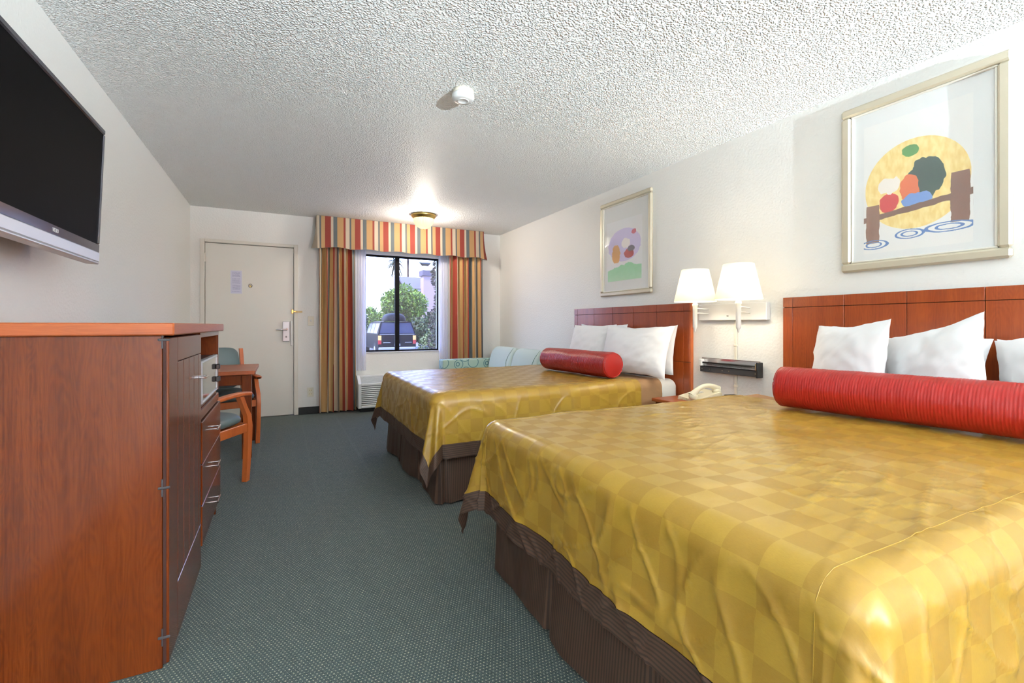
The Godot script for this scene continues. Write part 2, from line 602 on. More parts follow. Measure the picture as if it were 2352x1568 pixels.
	leaf.backlight = Color(0.5, 0.5, 0.4)
	M.leaf = leaf
	M.frond = mat(rgb8(44, 58, 40), 0.7)

# ---------------------------------------------------------------- camera, sky, lights
func _ready() -> void:
	rng.seed = 12345
	# camera: level, turned 26.7 degrees to the right of the room's axis, lens shifted so that the horizon lies at row 747 of 1568
	var cam := Camera3D.new()
	cam.name = "camera"
	add_child(cam)
	cam.position = Vector3(0, 1.092, 0)
	cam.rotation_degrees = Vector3(0, -26.717, 0)
	cam.projection = Camera3D.PROJECTION_FRUSTUM
	cam.near = 0.05
	cam.far = 400.0
	cam.size = 1568.0 / 1055.0 * cam.near
	cam.frustum_offset = Vector2(0, -37.0 / 1055.0 * cam.near)
	cam.current = true
	# daylight
	var env := Environment.new()
	env.background_mode = Environment.BG_SKY
	var sm := ProceduralSkyMaterial.new()
	sm.sky_top_color = Color(0.52, 0.66, 0.98)
	sm.sky_horizon_color = Color(0.84, 0.88, 1.0)
	sm.ground_horizon_color = Color(0.6, 0.6, 0.6)
	sm.ground_bottom_color = Color(0.4, 0.4, 0.4)
	sm.sky_energy_multiplier = 2.4
	sm.sun_angle_max = 1.0
	var sky := Sky.new()
	sky.sky_material = sm
	env.sky = sky
	env.tonemap_mode = Environment.TONE_MAPPER_LINEAR
	env.tonemap_exposure = 1.2
	env.sdfgi_enabled = true
	env.ssao_enabled = true
	env.ssil_enabled = true
	var we := WorldEnvironment.new()
	we.name = "world"
	we.environment = env
	add_child(we)
	var sun := DirectionalLight3D.new()
	sun.name = "sun"
	add_child(sun)
	sun.look_at_from_position(Vector3(-6, 9, 2.5), Vector3.ZERO)
	sun.light_energy = 3.0
	sun.light_color = Color(1.0, 0.96, 0.88)
	sun.light_angular_distance = 0.6
	sun.shadow_enabled = true
	sun.sky_mode = DirectionalLight3D.SKY_MODE_LIGHT_ONLY

	materials()
	room()
	door_and_window()
	vanity_light()
	beds()
	dresser_side()
	table_side()
	wall_things()
	window_side()
	outside()

func lamp(parent: Node3D, at: Vector3, energy: float, color: Color, size: float) -> void:
	var l := OmniLight3D.new()
	l.name = "lamp_light"
	parent.add_child(l, true)
	l.position = at
	l.light_energy = energy
	l.light_color = color
	l.light_size = size
	l.omni_range = 12.0
	l.omni_attenuation = 2.0
	l.shadow_enabled = true

# ---------------------------------------------------------------- the room
func room() -> void:
	structure("floor", box(Vector3(XL - 0.12, -0.12, ZB - 0.14), Vector3(XR + 0.12, 0, ZR + 0.12), 0), M.carpet, "dark green carpet with small beige flecks")
	structure("ceiling", box(Vector3(XL - 0.12, YC, ZB - 0.14), Vector3(XR + 0.12, YC + 0.15, ZR + 0.12), 0), M.ceiling, "white sprayed popcorn ceiling")
	structure("wall_left", box(Vector3(XL - 0.12, 0, ZB - 0.14), Vector3(XL, YC, ZR + 0.12), 0), M.wall, "off-white wall behind the television")
	structure("wall_right", box(Vector3(XR, 0, ZB - 0.14), Vector3(XR + 0.12, YC, ZR + 0.12), 0), M.wall, "off-white wall behind the headboards")
	structure("wall_rear", box(Vector3(XL, 0, ZR), Vector3(XR, YC, ZR + 0.12), 0), M.wood, "dark wood panelled wall behind the camera")
	var st := new_st()
	var z0 := ZB - 0.14
	for r in [[XL, 0, -0.775, YC], [-0.775, 2.042, 0.152, YC], [0.152, 0, 0.975, YC], [0.975, 0, 1.975, 0.742], [0.975, 2.024, 1.975, YC], [1.975, 0, XR, YC]]:
		bx(st, Vector3(r[0], r[1], z0), Vector3(r[2], r[3], ZB), 0)
	structure("wall_back", done(st), M.wall, "off-white wall with the entrance door and the window")
	structure("baseboard_back", box(Vector3(0.192, 0, ZB), Vector3(XR, 0.088, ZB + 0.008), 0.002), M.rubber, "black rubber baseboard under the window wall")
	structure("baseboard_left", box(Vector3(XL, 0, ZB + 0.01), Vector3(XL + 0.008, 0.088, ZR), 0.002), M.rubber, "black rubber baseboard along the television wall")
	structure("baseboard_right", box(Vector3(XR - 0.008, 0, ZB + 0.01), Vector3(XR, 0.088, ZR), 0.002), M.rubber, "black rubber baseboard along the headboard wall")

func door_and_window() -> void:
	var d := fix("door_1", "plain cream entrance door with a lever lock in a cream frame")
	part(d, "slab", box(Vector3(-0.764, 0.008, ZB - 0.06), Vector3(0.139, 2.031, ZB - 0.012), 0.003), M.door)
	var cs := new_st()
	bx(cs, Vector3(-0.812, 0, ZB - 0.08), Vector3(-0.768, 2.072, ZB + 0.014), 0.004)
	bx(cs, Vector3(0.143, 0, ZB - 0.08), Vector3(0.187, 2.072, ZB + 0.014), 0.004)
	bx(cs, Vector3(-0.768, 2.035, ZB - 0.08), Vector3(0.143, 2.072, ZB + 0.014), 0.004)
	for r in [[-0.775, 0, -0.752, 2.04], [0.127, 0, 0.150, 2.04], [-0.752, 2.018, 0.127, 2.04]]:
		bx(cs, Vector3(r[0], r[1], ZB - 0.082), Vector3(r[2], r[3], ZB - 0.062), 0.001)
	part(d, "door_frame", done(cs), M.trim)
	part(d, "threshold", box(Vector3(-0.768, 0, ZB - 0.13), Vector3(0.10, 0.006, ZB - 0.03), 0.001), M.steel)
	for y in [0.25, 1.02, 1.86]:
		part(d, "hinge", box(Vector3(-0.776, y - 0.05, ZB - 0.014), Vector3(-0.756, y + 0.05, ZB + 0.004), 0.002), M.trim)
	var pl := part(d, "lock_plate", box(Vector3(0.019, 0.897, ZB - 0.012), Vector3(0.097, 1.139, ZB + 0.012), 0.006), M.silver)
	var lv := new_st()
	tube(lv, [Vector3(0.062, 1.045, ZB + 0.01), Vector3(0.062, 1.045, ZB + 0.05)], [0.014, 0.012], 14)
	tube(lv, [Vector3(0.068, 1.045, ZB + 0.045), Vector3(0.0, 1.043, ZB + 0.05), Vector3(-0.05, 1.045, ZB + 0.048)], [0.011, 0.009, 0.009], 12)
	part(d, "lever", done(lv), M.chrome)
	part(pl, "thumb_turn", box(Vector3(0.05, 0.945, ZB + 0.012), Vector3(0.066, 0.965, ZB + 0.022), 0.003), M.grey)
	part(d, "lock_guard", box(Vector3(0.106, 0.845, ZB - 0.012), Vector3(0.128, 1.15, ZB + 0.012), 0.004), M.white_plastic)
	var lt := new_st()
	bx(lt, Vector3(0.116, 1.235, ZB - 0.012), Vector3(0.138, 1.285, ZB + 0.014), 0.003)
	bx(lt, Vector3(0.138, 1.252, ZB + 0.012), Vector3(0.166, 1.268, ZB + 0.032), 0.003)
	tube(lt, [Vector3(0.15, 1.265, ZB + 0.026), Vector3(0.235, 1.264, ZB + 0.02)], [0.004], 8)
	tube(lt, [Vector3(0.15, 1.252, ZB + 0.026), Vector3(0.235, 1.250, ZB + 0.02)], [0.004], 8)
	part(d, "swing_latch", done(lt), M.brass)
	var ph := new_st()
	tube(ph, [Vector3(-0.319, 1.551, ZB - 0.012), Vector3(-0.319, 1.551, ZB - 0.002)], [0.011], 14)
	part(d, "peephole", done(ph), M.brass)
	# the window: black sliding sashes in a plastered reveal
	var w := fix("window_1", "black framed sliding window looking out on a parked car")
	var zf := ZB - 0.065
	var zb := ZB - 0.035
	var fr := new_st()
	for r in [[0.975, 0.742, 0.996, 2.024], [1.957, 0.742, 1.975, 2.024], [0.996, 0.742, 1.957, 0.766], [0.996, 1.998, 1.957, 2.024]]:
		bx(fr, Vector3(r[0], r[1], zf), Vector3(r[2], r[3], zb), 0.003)
	part(w, "window_frame", done(fr), M.black_frame)
	part(w, "mullion", box(Vector3(1.372, 0.766, zf), Vector3(1.430, 1.998, zb + 0.006), 0.004), M.black_frame)
	part(w, "pane", box(Vector3(0.996, 0.766, zf + 0.012), Vector3(1.372, 1.998, zf + 0.016), 0), M.pane)
	part(w, "pane", box(Vector3(1.430, 0.766, zf + 0.012), Vector3(1.957, 1.998, zf + 0.016), 0), M.pane)
	part(w, "window_sill", box(Vector3(0.975, 0.736, ZB - 0.034), Vector3(1.975, 0.744, ZB + 0.012), 0.003), M.trim)

func vanity_light() -> void:
	# wash-stand lamp on the wall behind the camera
	var t := thing("vanity_lamp", "long fluorescent wall lamp on the dark panelled wall", "lamp", Vector3(1.0, 1.95, ZR))
	part(t, "housing", box(Vector3(-0.66, -0.10, -0.05), Vector3(0.66, 0.10, 0), 0.006), M.white_plastic)
	part(t, "diffuser_tube", box(Vector3(-0.62, -0.08, -0.10), Vector3(0.62, 0.08, -0.05), 0.01), M.tube)
	var a := AreaLight3D.new()
	a.name = "vanity_area_light"
	add_child(a)
	a.position = Vector3(1.0, 1.95, ZR - 0.105)
	a.area_size = Vector2(1.24, 0.16)
	a.light_energy = 2.0
	a.light_color = Color(0.98, 0.985, 1.0)
	a.area_range = 14.0
	a.shadow_enabled = true
	# standing uplighter beyond the near bed, out of the picture: its light comes back off the ceiling
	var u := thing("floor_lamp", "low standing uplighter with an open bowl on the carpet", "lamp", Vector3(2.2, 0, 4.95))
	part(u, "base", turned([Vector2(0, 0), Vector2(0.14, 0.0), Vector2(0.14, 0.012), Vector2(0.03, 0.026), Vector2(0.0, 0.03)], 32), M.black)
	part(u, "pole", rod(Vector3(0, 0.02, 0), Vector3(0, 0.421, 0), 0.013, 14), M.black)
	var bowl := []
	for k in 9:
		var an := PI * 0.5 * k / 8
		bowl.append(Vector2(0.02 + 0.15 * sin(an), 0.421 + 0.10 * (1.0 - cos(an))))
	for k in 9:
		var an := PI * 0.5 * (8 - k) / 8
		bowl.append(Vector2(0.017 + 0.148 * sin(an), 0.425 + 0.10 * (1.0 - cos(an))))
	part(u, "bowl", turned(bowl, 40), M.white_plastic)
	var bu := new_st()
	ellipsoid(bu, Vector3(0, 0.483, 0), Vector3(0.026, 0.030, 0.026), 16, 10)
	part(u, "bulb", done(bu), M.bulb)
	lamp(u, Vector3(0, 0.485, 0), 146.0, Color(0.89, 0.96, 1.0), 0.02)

# ---------------------------------------------------------------- beds
func over_edge(s: float, r: float) -> Vector2:
	# how far out and how far down a cloth lies, s along it from where a rounded edge starts
	var arc := r * PI / 2.0
	if s <= 0.0: return Vector2(s, 0)
	if s < arc: return Vector2(r * sin(s / r), r * (1.0 - cos(s / r)))
	return Vector2(r + (s - arc) * 0.06, r + (s - arc) * 0.998)

# a bedspread: foot edge x0, head end x1, sides z0 (far) and z1 (near), top at y; hangs down by drop
class Spread:
	var x0: float; var x1: float; var z0: float; var z1: float; var y: float; var drop: float; var n: FastNoiseLite; var n1: FastNoiseLite; var rough: float; var seed_: float
	var r := 0.07
	func over(s: float) -> Vector2:
		var arc := r * PI / 2.0
		if s <= 0.0: return Vector2(s, 0)
		if s < arc: return Vector2(r * sin(s / r), r * (1.0 - cos(s / r)))
		return Vector2(r + (s - arc) * 0.05, r + (s - arc) * 0.998)
	func ridge(a: float, b: float) -> float:
		return pow(1.0 - absf(n.get_noise_2d(a, b)), 6.0)
	func crease(a: float, b: float) -> float:
		return pow(1.0 - absf(n1.get_noise_2d(a, b)), 14.0)
	# a: distance from the head end along the bed; b: distance from the middle across; lift: off the cloth
	func at(a: float, b: float, lift := 0.0) -> Vector3:
		var length := x1 - (x0 + r)
		var half := (z1 - z0) * 0.5 - r
		var cz := (z0 + z1) * 0.5
		var fa := a - length
		var sb := absf(b) - half
		var sg := signf(b)
		var p: Vector3
		var nrm: Vector3
		var down := 0.0
		if fa <= 0.0 and sb <= 0.0:
			p = Vector3(x1 - a, y, cz + b)
			nrm = Vector3.UP
		elif sb <= 0.0:
			var o := over(fa)
			p = Vector3(x0 + r - o.x, y - o.y, cz + b)
			nrm = Vector3(-sin(minf(fa / r, PI / 2)), cos(minf(fa / r, PI / 2)), 0)
			down = o.y
		elif fa <= 0.0:
			var o := over(sb)
			p = Vector3(x1 - a, y - o.y, cz + sg * (half + o.x))
			nrm = Vector3(0, cos(minf(sb / r, PI / 2)), sg * sin(minf(sb / r, PI / 2)))
			down = o.y
		else:
			var rr := sqrt(fa * fa + sb * sb)
			var ph := atan2(sb, fa)
			var o := over(rr)
			var bulge := pow(sin(2.0 * ph), 1.2)
			var free := maxf(0.0, rr - r * PI / 2.0)
			var out := o.x + bulge * free * 0.20 + 0.06 * sin(ph * 10.0 + seed_) * free
			var dn := o.y - bulge * free * 0.06
			p = Vector3(x0 + r - cos(ph) * out, y - dn, cz + sg * (half + sin(ph) * out))
			nrm = Vector3(-cos(ph), 0.1, sg * sin(ph)).normalized()
			down = dn
		# wear: soft swells and creases pressed into the cloth
		var q := Vector2(p.x * 1.0 + seed_, p.z)
		var hang := clampf(down / 0.12, 0.0, 1.0)
		var along := (p.z if sb <= 0.0 else p.x)
		var top_c := (crease(q.x * 1.1 + q.y * 0.8, q.y * 5.0 + q.x * 0.7) * 0.6 + crease(q.x * 2.2 + 3.0, q.y * 9.0 - q.x * 1.4) * 0.5) * clampf(0.4 + n.get_noise_2d(q.x * 0.9 + 5.0, q.y * 0.9) * 1.6, 0.0, 1.0) * 0.008 + n.get_noise_2d(q.x * 1.6, q.y * 1.6) * 0.010
		var hang_c := crease(along * 2.6 + down * 2.2 + seed_, down * 1.6 - along * 1.0) * 0.009 + crease(along * 4.2 - down * 3.0, down * 2.2 + 7.0 + seed_) * 0.007 + n.get_noise_2d(along * 2.2 + seed_, down * 1.2) * 0.013 + sin(along * 13.0 + seed_) * 0.008 * down / 0.4
		p += nrm * (lerpf(top_c, hang_c, hang) * rough + lift)
		if hang > 0.5 and p.y < 0.012: p.y = 0.012
		return p

func make_bed(x0: float, z0: float, z1: float, top: float, seed_: float, rough: float, words: Array, gold_end: float, band_end: float) -> void:
	var cz := (z0 + z1) * 0.5
	var b := thing("bed", words[0], "bed", Vector3(1.85, 0, cz))
	var o := -Vector3(1.85, 0, cz)
	part(b, "mattress", rounded_slab(Vector3(x0 + 0.02, 0.36, z0 + 0.03) + o, Vector3(2.868, top - 0.022, z1 - 0.03) + o, 0.07), M.mattress)
	part(b, "box_spring", box(Vector3(x0 + 0.05, 0.16, z0 + 0.05) + o, Vector3(2.868, 0.36, z1 - 0.05) + o, 0.02), M.mattress)
	for sx in [x0 + 0.12, 2.72]:
		for sz in [z0 + 0.12, z1 - 0.12]:
			part(b, "leg", box(Vector3(sx - 0.03, 0, sz - 0.03) + o, Vector3(sx + 0.03, 0.16, sz + 0.03) + o, 0.004), M.black)
	# skirt with box pleats round the far side, the foot and the near side
	var lx := 2.84 - (x0 + 0.03)
	var lz := (z1 - z0) - 0.06
	var total := lx * 2.0 + lz
	var sk := func(u: float, v: float) -> Array:
		var s := u * total
		var p: Vector2; var nn: Vector2
		if s < lx: p = Vector2(2.84 - s, z0 + 0.03); nn = Vector2(0, -1)
		elif s < lx + lz: p = Vector2(x0 + 0.03, z0 + 0.03 + (s - lx)); nn = Vector2(-1, 0)
		else: p = Vector2(x0 + 0.03 + (s - lx - lz), z1 - 0.03); nn = Vector2(0, 1)
		var w := 0.49
		var d := absf(fposmod(s - lx + w * 0.5, w) - w * 0.5)
		var pleat := -0.028 * (1.0 - smoothstep(0.0, 0.022, d)) * v
		var wave := (noise.get_noise_2d(s * 2.2 + seed_, 3.0) * 0.026 + sin(s * 9.0 + seed_) * 0.006) * v
		var off := pleat + wave + 0.022 * v
		var yb := 0.012 + 0.02 * maxf(0.0, noise.get_noise_1d(s * 1.7 + seed_))
		return [Vector3(p.x + nn.x * off, lerpf(0.37, yb, v), p.y + nn.y * off) + o, Vector2(s, v * 0.36)]
	part(b, "bed_skirt", sheet(620, 10, sk, Vector3.ZERO), M.hem)
	# bedspread
	var sp := Spread.new()
	sp.x0 = x0 - 0.03; sp.x1 = gold_end; sp.z0 = z0 - 0.025; sp.z1 = z1 + 0.025; sp.y = top; sp.drop = 0.40; sp.n = noise; sp.n1 = FastNoiseLite.new(); sp.n1.seed = int(seed_) + 40; sp.n1.frequency = 1.0; sp.n1.fractal_type = FastNoiseLite.FRACTAL_NONE; sp.rough = rough; sp.seed_ = seed_
	var t := thing("bedspread", words[1], "bedspread", Vector3(1.6, top, cz))
	var oo := -Vector3(1.6, top, cz)
	var la := gold_end - (sp.x0 + sp.r)
	var lb := (sp.z1 - sp.z0) * 0.5 - sp.r
	var edge := 0.345
	var hem := 0.085
	var gold := func(u: float, v: float) -> Array:
		var a := u * (la + edge); var bb := lerpf(-(lb + edge), lb + edge, v)
		return [sp.at(a, bb) + oo, Vector2(la - a + 20.0, bb + 20.0)]
	part(t, "cover", sheet(210, 220, gold, Vector3.UP), M.spread)
	var foot := func(u: float, v: float) -> Array:
		var bb := lerpf(-(lb + edge + hem), lb + edge + hem, v)
		var a := la + edge + u * hem
		return [sp.at(a, bb, 0.003) + oo, Vector2(u * hem, bb)]
	part(t, "hem", sheet(8, 240, foot, Vector3.LEFT), M.hem)
	for sg in [-1.0, 1.0]:
		var side := func(u: float, v: float) -> Array:
			var a := u * (la + edge)
			return [sp.at(a, sg * (lb + edge + v * hem), 0.003) + oo, Vector2(v * hem, a)]
		part(t, "hem", sheet(220, 8, side, Vector3(0, 0, sg)), M.hem)
	# plain brown turn-down at the head end
	var band := func(u: float, v: float) -> Array:
		var a := -(band_end - gold_end) * u + 0.012; var bb := lerpf(-(lb + edge), lb + edge, v)
		return [sp.at(a, bb, -0.006) + oo, Vector2(a, bb)]
	part(t, "turn_down", sheet(14, 160, band, Vector3.UP), M.brown)
	# raised seams that run along the bed
	for sb in [-1.0, 1.0]:
		var sm := new_st()
		var pts := []
		for k in 90:
			pts.append(sp.at((la + edge) * k / 89.0, sb * (lb - 0.015), 0.0005) + oo)
		tube(sm, pts, [0.0011], 6)
		part(t, "seam", done(sm), M.spread)

func rounded_slab(lo: Vector3, hi: Vector3, r: float) -> ArrayMesh:
	# a block with well-rounded upright and lying edges
	var c := (lo + hi) * 0.5
	var h := (hi - lo) * 0.5
	var core := h - Vector3(r, r, r)
	var st := new_st()
	var n := 24
	for j in n:
		for i in n * 2:
			var q := []
			for k in [[0, 0], [1, 0], [1, 1], [0, 1]]:
				var a: float = TAU * (i + k[0]) / (n * 2); var b: float = PI * (j + k[1]) / n
				var d := Vector3(sin(b) * cos(a), cos(b), sin(b) * sin(a))
				var s := Vector3(signf(snappedf(d.x, 1e-4)), signf(snappedf(d.y, 1e-4)), signf(snappedf(d.z, 1e-4)))
				q.append([c + d * r + s * core, d])
			tri(st, q[0][0], q[1][0], q[2][0], q[0][1], q[1][1], q[2][1])
			tri(st, q[0][0], q[2][0], q[3][0], q[0][1], q[2][1], q[3][1])
	return done(st)

func bolster(label: String, a: Vector3, b: Vector3, r: float) -> void:
	var t := thing("bolster", label, "bolster", Vector3((a.x + b.x) / 2, a.y - r, (a.z + b.z) / 2), 0.0, "red bolsters on the beds")
	var l := a.distance_to(b)
	var f := frame_of(b - a)
	var mid := (a + b) * 0.5 - t.position
	var n := int(l / 0.0025)
	var ribs := func(u: float, v: float) -> Array:
		var s := v * l - l * 0.5
		var e := l * 0.5 - absf(s)
		var rr := r - 0.012 * pow(clampf(1.0 - e / 0.014, 0, 1), 2.0)
		rr += 0.0004 * sin(s * TAU / 0.0105) * clampf(e / 0.02, 0, 1)
		var an := u * TAU
		rr += noise.get_noise_2d(cos(an) * 1.5 + s * 2.0, sin(an) * 1.5 + a.z) * 0.004
		rr += (1.0 - absf(noise.get_noise_2d(s * 22.0, an * 0.8 + a.z))) * 0.002
		if sin(an) < -0.9: rr *= 0.985
		return [mid + f.y * s + (f.x * cos(an) + f.z * sin(an)) * rr, Vector2(u, v)]
	part(t, "cover", sheet(48, n, ribs, Vector3.ZERO, true), M.red)
	for e in [-1.0, 1.0]:
		var st := new_st()
		var c: Vector3 = mid + f.y * e * (l * 0.5 + 0.002)
		for k in 48:
			var a0 := TAU * k / 48; var a1 := TAU * (k + 1) / 48
			var d0 := f.x * cos(a0) + f.z * sin(a0); var d1 := f.x * cos(a1) + f.z * sin(a1)
			var nn: Vector3 = f.y * e
			tri(st, c + nn * 0.004, c + d0 * (r - 0.010) - nn * 0.002, c + d1 * (r - 0.010) - nn * 0.002, nn, (nn + d0 * 0.2).normalized(), (nn + d1 * 0.2).normalized())
		part(t, "end_cap", done(st), M.red)
		var pp := new_st()
		var ring := []
		for k in 49:
			var an := TAU * k / 48
			ring.append(mid + f.y * e * (l * 0.5 - 0.003) + (f.x * cos(an) + f.z * sin(an)) * (r - 0.007))
		tube(pp, ring, [0.004], 8, false)
		part(t, "piping", done(pp), M.red)

func pillow(label: String, at: Vector3, w: float, h: float, d: float, yaw: float, lean: float, roll: float, seed_: int, group: String) -> void:
	var t := thing("pillow", label, "pillow", at, yaw, group)
	var m := part(t, "pillowcase", pillow_mesh(w, h, d, seed_), M.linen)
	m.rotation = Vector3(lean, 0, roll)
	m.position = Vector3(0, h * 0.5 * cos(lean), 0)

func headboard(z0: float, z1: float, label: String) -> void:
	var t := thing("headboard", label, "headboard", Vector3(XR, 0, (z0 + z1) / 2), 0.0, "cherry headboards on the wall")
	var o := -t.position
	var xf := XR - 0.042
	part(t, "backing", box(Vector3(xf + 0.010, 0.30, z0 + 0.002) + o, Vector3(XR - 0.001, 1.262, z1 - 0.002) + o, 0.002), M.groove)
	var zs := [z0, z0 + 0.062]
	for k in 5: zs.append(z0 + 0.062 + (z1 - z0 - 0.124) * (k + 1) / 5.0)
	zs.append(z1)
	var ys := [0.30, 0.80, 1.205, 1.268]
	for i in zs.size() - 1:
		for j in ys.size() - 1:
			var g := 0.0016
			part(t, "panel", box(Vector3(xf, ys[j] + g, zs[i] + (g if i else 0.0)) + o, Vector3(xf + 0.014, ys[j + 1] - (g if j < 2 else 0.0), zs[i + 1] - (g if i < zs.size() - 2 else 0.0)) + o, 0.0007), M.headboard)
	for e in [z0, z1]:
		var s := 0.004 if e == z0 else -0.004
		part(t, "edge_strip", box(Vector3(xf + 0.014, 0.30, minf(e, e + s)) + o, Vector3(XR - 0.001, 1.268, maxf(e, e + s)) + o, 0.001), M.wood_chair)

func beds() -> void:
	headboard(-4.186, -2.597, "cherry panelled headboard of the bed by the window")
	headboard(-1.846, -0.252, "cherry panelled headboard of the bed under the large picture")
	make_bed(0.83, -4.16, -2.665, 0.685, 3.0, 0.55, ["double bed with brown pleated skirt near the window", "gold checked satin bedspread with brown hem on the bed near the window"], 2.41, 2.64)
	make_bed(0.83, -1.90, -0.40, 0.672, 9.0, 1.0, ["double bed with brown pleated skirt opposite the dresser", "wrinkled gold satin bedspread on the bed opposite the dresser"], 2.48, 2.66)
	bolster("short red vinyl bolster on the bed near the window", Vector3(2.244, 0.791, -2.75), Vector3(2.20, 0.791, -3.63), 0.097)
	bolster("red ribbed bolster lying on the wrinkled gold bedspread opposite the dresser", Vector3(2.276, 0.785, -1.47), Vector3(2.40, 0.785, -0.58), 0.10)
	var g1 := "white pillows on the bed near the window"
	pillow("white pillow furthest along the headboard, nearest the window", Vector3(2.775, 0.690, -3.60), 0.72, 0.42, 0.12, -PI / 2, -0.15, 0.0, 3, g1)
	pillow("white pillow behind the large front one, near the wall lamp", Vector3(2.775, 0.690, -2.96), 0.62, 0.40, 0.12, -PI / 2, -0.15, 0.02, 5, g1)
	pillow("white pillow behind the red bolster, in front of the row by the window", Vector3(2.585, 0.690, -3.52), 0.60, 0.43, 0.15, -PI / 2 + 0.06, -0.30, 0.0, 8, g1)
	pillow("large white front pillow leaning out towards the nightstand", Vector3(2.57, 0.690, -2.90), 0.72, 0.42, 0.17, -PI / 2 + 0.10, -0.30, 0.0, 12, g1)
	var g2 := "white pillows on the bed under the large picture"
	pillow("white pillow flat against the headboard under the large picture", Vector3(2.785, 0.675, -1.16), 0.60, 0.37, 0.10, -PI / 2, -0.15, -0.03, 15, g2)
	pillow("white pillow flat against the headboard, at the far side of its bed from the nightstand", Vector3(2.785, 0.675, -0.55), 0.58, 0.37, 0.10, -PI / 2, -0.15, 0.03, 17, g2)
	pillow("upright white pillow turned sideways beside the nightstand", Vector3(2.60, 0.675, -1.34), 0.52, 0.44, 0.16, -PI / 2 - 0.50, -0.16, 0.06, 19, g2)
	pillow("tilted white pillow with a raised corner in the middle of the headboard", Vector3(2.615, 0.700, -1.00), 0.50, 0.40, 0.14, -PI / 2 - 0.50, -0.20, 0.26, 23, g2)
	pillow("tilted white pillow at the end of the red ribbed bolster", Vector3(2.62, 0.700, -0.60), 0.50, 0.40, 0.14, -PI / 2 - 0.50, -0.20, 0.26, 29, g2)

# ---------------------------------------------------------------- dresser, television
func bar_handle(parent: Node3D, at: Vector3, half: float) -> void:
	# a bar handle standing off a face that looks along +x, lying along z
	var st := new_st()
	for s in [-1.0, 1.0]:
		tube(st, [at + Vector3(0, 0, s * half * 0.72), at + Vector3(0.026, 0, s * half * 0.72)], [0.004], 10)
	tube(st, [at + Vector3(0.026, 0, -half), at + Vector3(0.026, 0, half)], [0.005], 10)
	part(parent, "handle", done(st), M.chrome)

